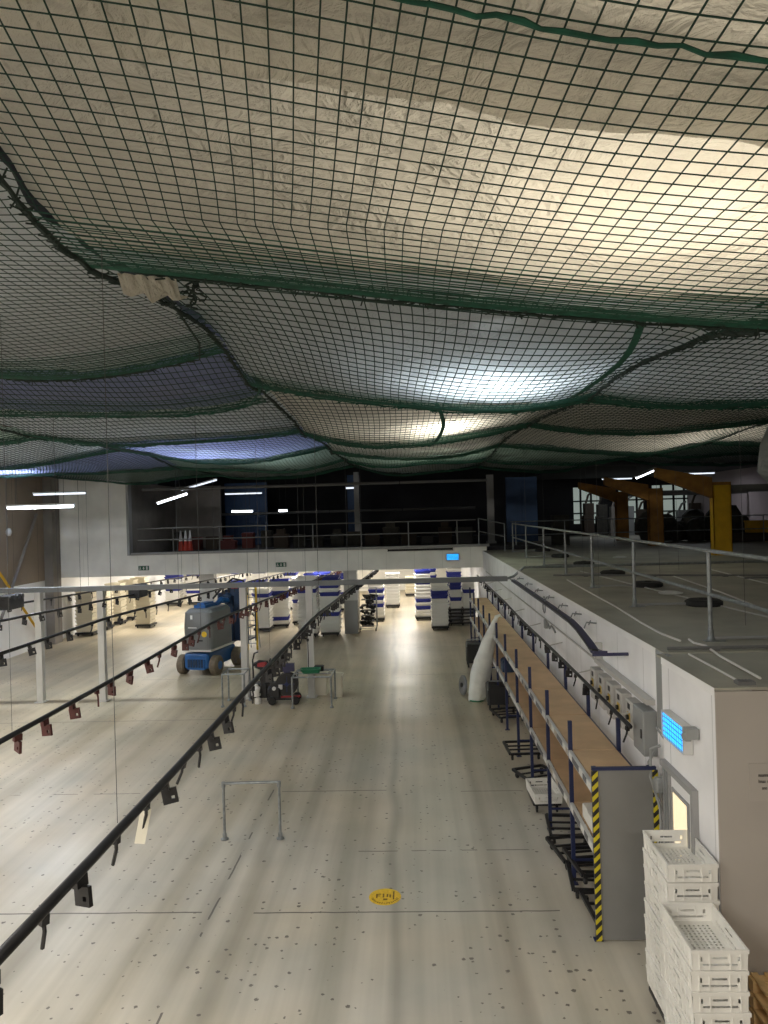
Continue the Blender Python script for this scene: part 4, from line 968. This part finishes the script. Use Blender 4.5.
bt_ = MB(); bt_.path([Vector((math.cos(a*.52)*.19, math.sin(a*.52)*.16, .02)) for a in range(13)], .02, 6); bt_.build('hem', M['green'], t)
t = thing('wheel_disc', 'grey round wheel-like disc leaning beside the white sheeted bundle', 'wheel', (1.20, 19.9, .27)); t.rotation_euler = (0, .1, .3)
MB().lathe([(.06, -.03), (.22, -.04), (.26, -.02), (.26, .02), (.22, .04), (.06, .03)], n=24, axis='x').build('disc', M['lift_grey'], t)
MB().lathe([(0, -.06), (.06, -.06), (.06, .06), (0, .06)], n=14, axis='x').build('hub', M['black_steel'], t)
# dark trolleys at the far end of the rack
def bin_trolley(loc, lab, h=.75, w=.5):
    t = thing('dark_trolley', lab, 'trolley', loc)
    MB().cham(-w/2, w/2, -.3, .3, .14, h, .04).build('tub', M['black_plastic'], t)
    MB().path([(-w/2, -.3, h-.1), (-w/2, -.42, h+.15), (w/2, -.42, h+.15), (w/2, -.3, h-.1)], .015, 6).build('handle', M['galv'], t)
    for sx in (-1, 1):
        for sy in (-1, 1): MB().lathe([(0, -.02), (.07, -.02), (.07, .02), (0, .02)], (sx*w*.4, sy*.22, .07), 14, 'x').build('wheel', M['rubber'], t)
bin_trolley((1.80, 23.6, 0), 'dark wheeled tub beyond the sheeted bundle at the shelving'); 
bin_trolley((1.95, 18.6, 0), 'dark wheeled tub under the shelving behind the sheeted bundle', .6, .5)
tag(MB().cham(-.14, .14, -.25, .25, 0, .28, .05).bx(-.145, .145, -.03, .03, .1, .29).build('blue_bag', M['lift_dark_blue'], loc=(2.14, 17.9, 1.06)), 'dark blue bag on the lower shelf near the sheeted bundle', 'bag')

# ------------------------------------------------------------------ far stacks of trays
def small_tray(name, mkey, hh):
    mb = MB(); w, l = .23, .38
    rg = lambda s, z: [(-w*s, -l*s, z), (w*s, -l*s, z), (w*s, l*s, z), (-w*s, l*s, z)]
    mb.loft([rg(.84, 0), rg(.88, hh-.055), rg(1.0, hh-.05), rg(1.0, hh), rg(.94, hh), rg(.9, .02)])
    me = mb.build(name, M[mkey]); return me
proto = {'w': small_tray('stacked_tray', 'tray_white', .155), 'b': small_tray('stacked_tray', 'tray_blue', .155), 'c': small_tray('stacked_tray', 'tray_cream', .155)}
pused = {'w': False, 'b': False, 'c': False}
CW = {'w': 'white', 'b': 'blue', 'c': 'cream'}
def far_stack(x, y, pattern, where, rz=0.0, z0=.17, sx=1.55, dolly=True):
    if dolly:
        d = MB(); d.bx(-.36, .36, -.4, .4, .08, .16)
        for a_ in (-1, 1):
            for b_ in (-1, 1): d.lathe([(0, -.02), (.05, -.02), (.05, .02), (0, .02)], (a_*.28, b_*.3, .05), 10, 'x')
        o = d.build('stack_dolly', M['black_steel'], loc=(x, y, 0), rot=(0, 0, rz)); tag(o, 'low black dolly under the stack %s' % where, 'dolly')
    for i, ch in enumerate(pattern):
        src = proto[ch]; loc = (x+random.uniform(-.012, .012), y, z0+.16*i)
        if not pused[ch]: c_ = src; pused[ch] = True
        else: c_ = src.copy(); COL.objects.link(c_)
        c_.location = loc; c_.rotation_euler = (0, 0, rz+random.uniform(-.015, .015)); c_.scale = (sx, 1, 1)
        tag(c_, '%s tray, %s in stack %s' % (CW[ch], ordn[min(i, 12)], where), 'tray', 'far stacked trays')
far_stack(-6.45, 31.6, 'wwwwwwwwbw', 'just right of the yellow ladder', sx=1.5)
far_stack(-5.9, 32.6, 'wbwwwwwbbwwb', 'second right of the yellow ladder', .1, sx=1.8)
far_stack(-4.28, 29.95, 'wwwwwwwwwwbwww', 'left of the tall pair in front of the pillar', sx=1.75)
far_stack(-3.42, 30.1, 'wwwwbwwwwbwbbb', 'immediately left of the square pillar', sx=1.8)
far_stack(-5.1, 33.4, 'wwwwwbwwwwbw', 'between the ladder pair and the pillar pair', sx=1.6)
far_stack(-4.2, 34.2, 'wwwwwwwwbwwbb', 'right behind the pillar pair', sx=1.7)
far_stack(-4.9, 35.6, 'wwwwwwwbwwwb', 'farther back left of the pillar pair')
far_stack(-3.6, 37.5, 'wwwwbwwwwbbww', 'far back behind the pillar pair')
far_stack(-1.75, 33.8, 'wwwbwbwbww', 'partly hidden behind the roll cage')
far_stack(-1.15, 38.5, 'wwwwwwwwww', 'in the far aisle behind the roll cage')
far_stack(-.2, 43.5, 'cccccc', 'low cream one at the end of the aisle')
far_stack(.75, 38.6, 'wwwwwwwwbwb', 'far back right of the aisle end')
far_stack(.35, 33.9, 'wwbwbwwwwbwwb', 'at the right side of the lower aisle', .06)
far_stack(1.0, 31.1, 'wwwwwwwbbwwb', 'in front of the dark dolly heap, left one')
far_stack(1.9, 36.5, 'wwwwbwwwbbbww', 'far back right near the store wall')
far_stack(.9, 42.5, 'wwwwbwbwwbww', 'farthest back right of the aisle')
far_stack(-7.6, 36.5, 'wwbwwbwwwbwwb', 'behind the mast of the boom lift')
far_stack(-6.4, 38.5, 'wwwwwbwwwwbwb', 'far back right of the boom lift')
far_stack(-9.6, 40.5, 'wwbwwwwbwwbwb', 'far back left of the boom lift pillar')
far_stack(-13.55, 41.8, 'wwwwbwwwbbb', 'at the far left, left one of a pair', sx=1.9)
far_stack(-12.35, 41.8, 'wwwbwwwwwbw', 'at the far left, right one of a pair', sx=1.9)
# black dolly heap with trays on top, beside the rack
for k in range(3):
    x = 1.18+.54*k
    for i in range(5):
        mb = MB(); mb.bx(-.3, .3, -.38, -.34, .09, .14); mb.bx(-.3, .3, .34, .38, .09, .14); mb.bx(-.3, -.26, -.34, .34, .09, .14); mb.bx(.26, .3, -.34, .34, .09, .14); mb.bx(-.27, .27, -.36, .35, .07, .125)
        for a_ in (-1, 1):
            for b_ in (-1, 1): mb.lathe([(0, -.025), (.05, -.025), (.05, .025), (0, .025)], (a_*.24, b_*.3, .05), 10, 'x'); mb.bx(a_*.24-.03, a_*.24+.03, b_*.3-.03, b_*.3+.03, .05, .1)
        tag(mb.build('stacked_dolly', M['black_steel'], loc=(x+random.uniform(-.03, .03), 32.2, .142*i), rot=(0, 0, random.uniform(-.06, .06))), 'black wheeled dolly, %s in the %s pile under the white trays' % (ordn[i], ('left', 'middle', 'right')[k]), 'dolly', 'piled black dollies')
    far_stack(x, 32.25, ('wbwwwwbw', 'wwbwwbbb', 'wwwwbwww')[k], 'on the black dolly pile, %s' % ('left', 'middle', 'right')[k], 0, .72, 1.1, False)
# cream stacks along the left wall
for k in range(5):
    far_stack(-14.0+.0*k, 31.5+1.55*k, 'ccccccccccc', 'along the left wall, %s' % ('nearest', 'second', 'third', 'fourth', 'farthest')[k], PI/2, sx=1.5)
far_stack(-12.2, 33.5, 'cccccccccc', 'standing out from the left wall stacks', sx=1.5)
# roll cage
t = thing('roll_cage', 'wire roll cage packed with black gear beside the pillar', 'roll cage', (-1.98, 31.1, 0))
fr = MB()
for sx in (-.37, .37):
    for sy in (-.3, .3): fr.tube((sx, sy, .1), (sx, sy, 1.75), .018, 6)
for z in (.14, .9, 1.74):
    fr.tube((-.37, .3, z), (.37, .3, z), .012, 6); fr.tube((-.37, -.3, z), (-.37, .3, z), .012, 6); fr.tube((.37, -.3, z), (.37, .3, z), .012, 6)
fr.tube((-.37, -.3, .14), (.37, -.3, .14), .015, 6); fr.build('cage_frame', M['galv'], t)
for sx in (-1, 1):
    for sy in (-1, 1): MB().lathe([(0, -.02), (.06, -.02), (.06, .02), (0, .02)], (sx*.33, sy*.26, .06), 12, 'x').build('wheel', M['rubber'], t)
rn = random.Random(8)
for k in range(6):
    mb = MB()
    for q in range(7):
        p = Vector((rn.uniform(-.26, .26), rn.uniform(-.2, .2), .22+.22*k+rn.uniform(0, .08))); mb.path([p, p+Vector((rn.uniform(-.15, .15), rn.uniform(-.1, .1), rn.uniform(.02, .14))), p+Vector((rn.uniform(-.2, .2), 0, rn.uniform(-.02, .15)))], .055, 6)
    mb.bx(-.25, .25, -.2, .2, .18+.22*k, .2+.22*k)
    tag(mb.build('black_gear', M['black_plastic'], loc=(-1.98, 31.1, 0)), 'tangle of black parts in the roll cage, %s layer' % ('lowest', 'second', 'third', 'fourth', 'fifth', 'topmost')[k], 'spare parts', 'black parts in the roll cage')

# ------------------------------------------------------------------ boom lift
t = thing('boom_lift', 'blue and grey self-propelled boom lift parked left of the aisle', 'boom lift', (-6.62, 23.9, 0), -.22)
ch = MB(); ch.cham(-.42, .42, -.95, .95, .22, .68, .05); ch.bx(-.30, .30, -1.0, .98, .18, .5); ch.build('chassis', M['lift_blue'], t, bevel=.02)
gp = MB()
for k in range(6): gp.bx(-.26+.09*k, -.20+.09*k, -1.02, -.99, .26, .5)
gp.bx(-.04, .04, -1.03, -1.0, .34, .46); gp.build('front_grille', M['lift_dark_blue'], t)
for sx in (-1, 1):
    for sy in (-.72, .78):
        w_ = MB().lathe([(.10, -.13), (.24, -.13), (.30, -.09), (.30, .09), (.24, .13), (.10, .13)], (sx*.56, sy, .30), 26, 'x').build('wheel', M['tyre'], t, smooth=False)
        MB().lathe([(0, -.14), (.13, -.14), (.13, .14), (0, .14)], (sx*.56, sy, .30), 16, 'x').build('wheel_hub', M['lift_blue'], w_)
cv = MB()
def rr_ring(x0, x1, y0, y1, z, c, n=5):
    out = []
    for (cx, cy, a0) in ((x1-c, y0+c, -PI/2), (x1-c, y1-c, 0), (x0+c, y1-c, PI/2), (x0+c, y0+c, PI)):
        for k in range(n+1): a_ = a0+PI/2*k/n; out.append((cx+c*math.cos(a_), cy+c*math.sin(a_), z))
    return out
cv.loft([rr_ring(-.42, .48, -.90, .60, .74, .2), rr_ring(-.46, .52, -.95, .62, .82, .2), rr_ring(-.46, .52, -.95, .62, 1.55, .2), rr_ring(-.44, .50, -.92, .60, 1.93, .2), rr_ring(-.36, .40, -.80, .52, 2.03, .18)])
cv.build('turret_cover', M['lift_grey'], t, smooth=False)
MB().bx(-.47, .53, -.97, .64, .74, .80).build('cover_skirt', M['post_grey'], t)
MB().bx(-.28, .12, -.5, .3, 2.03, 2.12).bx(-.22, .04, -.4, .2, 2.12, 2.17).build('top_box', M['lift_blue'], t)
MB().lathe([(0, 0), (.09, 0), (.09, .006)], (.30, -.958, 1.28), 16, 'y').build('warning_disc', M['yellow_mark'], t)
MB().bx(-.16, -.09, -.958, -.945, 1.74, 1.86).bx(-.25, .05, -.956, -.945, 1.46, 1.49).build('decal', M['white_paint'], t)
MB().bx(.08, .24, -.96, -.945, 1.06, 1.10).build('vent_slot', M['black_plastic'], t)
MB().path([(.1, .2, 2.0), (.0, .8, 2.15), (-.05, 1.6, 2.0)], .09, 8).build('boom_arm', M['lift_blue'], t)
MB().bx(-.20, .10, 1.45, 1.8, .62, 2.4).bx(.14, .40, 1.45, 1.75, .7, 2.25).build('mast', M['lift_dark_blue'], t)
bk = MB(); bk.bx(-.27, .46, 1.85, 2.45, .60, .65)
for (x, y) in ((-.27, 1.85), (.46, 1.85), (-.27, 2.45), (.46, 2.45)): bk.tube((x, y, .5), (x, y, 1.6), .022, 6)
for z in (1.05, 1.6): bk.path([(-.27, 1.85, z), (.46, 1.85, z), (.46, 2.45, z), (-.27, 2.45, z), (-.27, 1.85, z)], .022, 6)
bk.build('platform_basket', M['lift_dark_blue'], t)
MB().cham(-.42, .08, 1.3, 1.75, 1.95, 2.3, .06).cham(-.07, .48, 1.4, 1.75, 2.2, 2.62, .08).build('knuckle_casing', M['lift_dark_blue'], t)
MB().path([(-.4, 1.0, 2.15), (-.2, 1.3, 2.5), (.1, 1.5, 2.78), (.43, 1.6, 2.7), (.53, 1.7, 2.2)], .035, 6).path([(-.4, 1.0, 2.15), (-.1, 1.35, 2.6), (.33, 1.45, 2.72)], .03, 6).build('hydraulic_hoses', M['black_plastic'], t)
MB().bx(.1, .33, 1.36, 1.42, 2.45, 2.6).build('control_cover', M['red_plastic'], t)
# yellow ladder
t = thing('folding_ladder', 'yellow folding ladder with dark rungs standing right of the boom lift mast', 'ladder', (-5.98, 27.2, 0))
for k in (-.17, .17): MB().bx(k-.03, k+.03, -.02, .04, 0, 2.35).build('ladder_rail', M['yellow_mark'], t)
for k in range(8): MB().bx(-.17, .17, 0, .03, .22+.28*k, .25+.28*k).build('rung', M['galv'], t)
MB().path([(-.17, .5, 0), (-.12, .05, 2.3)], .018, 6).path([(.17, .5, 0), (.12, .05, 2.3)], .018, 6).build('rear_leg', M['galv'], t)

# ------------------------------------------------------------------ machines, tables, tubs in the middle
def tube_table(x0, x1, y0, y1, h, lab, name, sides=4):
    cx, cy = (x0+x1)/2, (y0+y1)/2; t = thing(name, lab, 'frame', (cx, cy, 0)); a_, b_ = (x1-x0)/2, (y1-y0)/2
    MB().path([(-a_, -b_, h), (a_, -b_, h), (a_, b_, h), (-a_, b_, h), (-a_, -b_, h)], .022, 8).build('top_frame', M['galv'], t)
    for sx in (-1, 1):
        for sy in (-1, 1): MB().tube((sx*a_, sy*b_, 0), (sx*a_, sy*b_, h), .024, 8).lathe([(.05, 0), (.05, .03), (.03, .05)], (sx*a_, sy*b_, 0), 10).build('leg', M['galv'], t)
    return t
tt = tube_table(-3.17, -2.18, 18.85, 19.75, .78, 'galvanised tube table frame carrying a green tub, right of the reel machine', 'tube_table')
MB().bx(-.47, .47, -.16, -.08, .80, .812).bx(-.47, .47, .12, .20, .80, .812).build('table_slats', M['galv'], tt)
tube_table(-5.02, -4.45, 19.1, 19.75, .84, 'galvanised tube frame standing left of the machines', 'tube_stand')
t = thing('floor_hoop', 'small galvanised hoop rail standing alone in the aisle floor', 'hoop rail', (-2.565, 11.28, 0))
MB().path([(-.425, 0, 0), (-.425, 0, .82), (-.40, 0, .85), (.40, 0, .86), (.425, 0, .83), (.425, 0, 0)], .021, 10).build('hoop_tube', M['galv'], t)
for s in (-1, 1):
    MB().lathe([(.06, 0), (.06, .015), (.032, .03), (.032, .09)], (s*.425, 0, 0), 14).build('base_flange', M['galv'], t); MB().lathe([(.028, .79), (.03, .8), (.03, .86), (.028, .87)], (s*.425, 0, 0), 12).build('elbow', M['galv'], t)
t = thing('green_tub', 'shallow green plastic tub on the tube table', 'tub', (-2.74, 19.25, .812), .1)
MB().loft([rr_ring(-.20, .22, -.13, .13, 0, .06), rr_ring(-.28, .26, -.17, .17, .11, .07), rr_ring(-.26, .24, -.15, .15, .11, .06), rr_ring(-.18, .2, -.11, .11, .02, .05)]).build('tub_body', M['green'], t)
tag(MB().cham(-.12, .12, -.1, .1, 0, .13, .02).bx(-.125, .125, -.105, .105, .1, .115).build('black_box', M['black_plastic'], loc=(-2.56, 19.52, .812)), 'small black box behind the green tub on the tube table', 'box')
tag(MB().path([(0, 0, 0), (.005, 0, .3), (0, 0, .75)], .012, 6).cham(-.03, .03, -.03, .03, .75, .82, .01).bx(-.04, .04, -.04, .04, 0, .01).build('upright_rod', M['black_steel'], loc=(-2.85, 19.6, .812)), 'thin dark upright rod on the table frame beside the post', 'rod')
def tub(x, y, w, h, lab, m='cream_bin'):
    t = thing('waste_tub', lab, 'bin', (x, y, 0))
    MB().loft([rr_ring(-w*.40, w*.40, -.15, .15, 0, .04), rr_ring(-w*.5, w*.5, -.19, .19, h, .05), rr_ring(-w*.47, w*.47, -.17, .17, h, .05), rr_ring(-w*.38, w*.38, -.13, .13, .03, .04)]).build('tub_body', M[m], t)
    MB().loft([rr_ring(-w*.53, w*.53, -.205, .205, h-.03, .05), rr_ring(-w*.53, w*.53, -.205, .205, h, .05)], False).build('tub_rim', M[m], t)
tub(-2.62, 20.3, .40, .62, 'larger cream tub standing behind the tube table'); tub(-2.12, 20.1, .24, .58, 'narrow cream bin right of the larger cream tub')
# pressure washer with hose reel
t = thing('reel_machine', 'black wheeled machine with a big round hose reel, left of the tube table', 'machine', (-3.45, 19.45, 0), .05)
MB().lathe([(0, -.10), (.29, -.10), (.29, -.07), (.2, -.06), (.2, .06), (.29, .07), (.29, .10), (0, .10)], (.05, 0, .50), 28, 'y').build('hose_reel', M['black_plastic'], t)
MB().lathe([(.05, -.125), (.055, -.11)], (.05, 0, .50), 12, 'y').bx(.04, .06, -.12, -.105, .30, .70).bx(-.15, .25, -.12, -.105, .49, .51).build('reel_spokes', M['blue_paint'], t)
MB().bx(-.45, .35, -.22, .22, .12, .16).bx(-.45, -.42, -.22, .22, .12, .3).build('base_frame', M['black_steel'], t)
MB().cham(-.45, -.12, -.18, .18, .16, .44, .04).cham(-.38, -.2, -.1, .1, .44, .56, .02).build('engine_block', M['black_plastic'], t)
MB().lathe([(.05, -.21), (.05, -.18)], (-.27, 0, .42), 12, 'y').bx(-.16, -.06, -.14, -.10, .38, .5).build('silver_cap', M['post_grey'], t)
MB().bx(-.12, .25, -.08, .08, .82, 1.02).bx(-.02, .14, -.06, .06, .78, .82).build('control_box', M['navy_strip'], t)
MB().path([(.06, 0, .72), (.06, 0, 1.05), (.04, 0, 1.18), (.12, -.02, 1.28)], .018, 6).build('control_lever', M['black_steel'], t)
MB().bx(-.10, .40, -.16, -.12, .17, .21).build('red_rail', M['red_plastic'], t)
for sx in (-.32, .28):
    for sy in (-.24, .24): MB().lathe([(0, -.03), (.09, -.03), (.11, 0), (.09, .03), (0, .03)], (sx, sy, .11), 16, 'y').build('wheel', M['rubber'], t)
# tall trolley machine
t = thing('hose_machine', 'taller black trolley machine with red parts and a white canister, left of the reel machine', 'machine', (-4.15, 19.7, 0), -.1)
MB().path([(-.22, .1, .1), (-.24, .12, 1.05), (-.2, .15, 1.22), (-.1, .15, 1.26)], .022, 6).path([(.22, .1, .1), (.22, .12, 1.0), (.26, .1, 1.1)], .022, 6).path([(-.24, .12, .9), (.22, .12, .9)], .02, 6).path([(-.24, .1, .4), (.22, .1, .4)], .02, 6).build('frame', M['black_steel'], t)
MB().cham(-.2, .24, -.2, .15, .12, .5, .04).cham(.02, .26, -.15, .12, .5, .85, .04).build('motor_housing', M['black_plastic'], t)
MB().path([(-.18, 0, .95), (0, -.08, 1.05), (.2, 0, 1.02), (.26, 0, .9), (.1, -.1, .86), (-.1, -.05, .92)], .045, 8).build('coiled_hose', M['black_plastic'], t)
MB().cham(-.05, .2, -.12, .1, .92, 1.04, .03).build('red_cover', M['red_plastic'], t)
MB().lathe([(.0, .2), (.11, .2), (.12, .22), (.12, .40), (.06, .46), (.05, .5)], (-.03, -.30, 0), 16).lathe([(.07, 0), (.08, .02), (.08, .14), (.04, .17)], (.02, -.33, .0), 14).build('white_canister', M['tray_white'], t)
for sx in (-.25, .27): MB().lathe([(0, -.03), (.1, -.03), (.12, 0), (.1, .03), (0, .03)], (sx, .05, .12), 16, 'x').build('wheel', M['rubber'], t)

# ------------------------------------------------------------------ yellow floor marker
t = thing('floor_marker', 'round worn yellow warning sticker on the aisle floor', 'floor sticker', (-.49, 9.54, 0))
MB().lathe([(0, 0), (.205, 0), (.205, .003), (0, .003)], n=40).build('sticker_disc', M['yellow_mark'], t)
mk = MB(); rn = random.Random(6)
for k in range(15):
    a_ = -PI*.92+PI*.84*k/14; R_ = Matrix.Translation((math.cos(a_)*.165, math.sin(a_)*.165, 0)) @ Matrix.Rotation(a_+PI/2, 4, 'Z')
    mk.bx(-.008, -.003, -.017, .017, .003, .0045, R_)
    if k % 3 != 1: mk.bx(-.003, .009, .010, .017, .003, .0045, R_); mk.bx(-.003, .009, -.003, .003, .003, .0045, R_)
    else: mk.bx(.004, .009, -.017, .017, .003, .0045, R_)
for (x0, x1, y0, y1) in ((-.115, -.095, -.03, .07), (-.095, -.055, .05, .07), (-.095, -.06, .01, .025), (-.03, -.012, -.02, .07), (.02, .04, -.01, .06), (.10, .118, -.07, .13), (-.02, .03, -.085, -.05), (.055, .075, -.02, .05)): mk.bx(x0, x1, y0, y1, .003, .0045)
mk.build('worn_print', M['mark_dark'], t)

# ------------------------------------------------------------------ world, colour
w = bpy.data.worlds.new('world'); SC.world = w; w.use_nodes = True
w.node_tree.nodes['Background'].inputs[0].default_value = (.02, .022, .025, 1); w.node_tree.nodes['Background'].inputs[1].default_value = .5
SC.view_settings.view_transform = 'Standard'; SC.view_settings.look = 'None'; SC.view_settings.gamma = 1; SC.view_settings.exposure = 0.0
SC.view_settings.use_curve_mapping = False
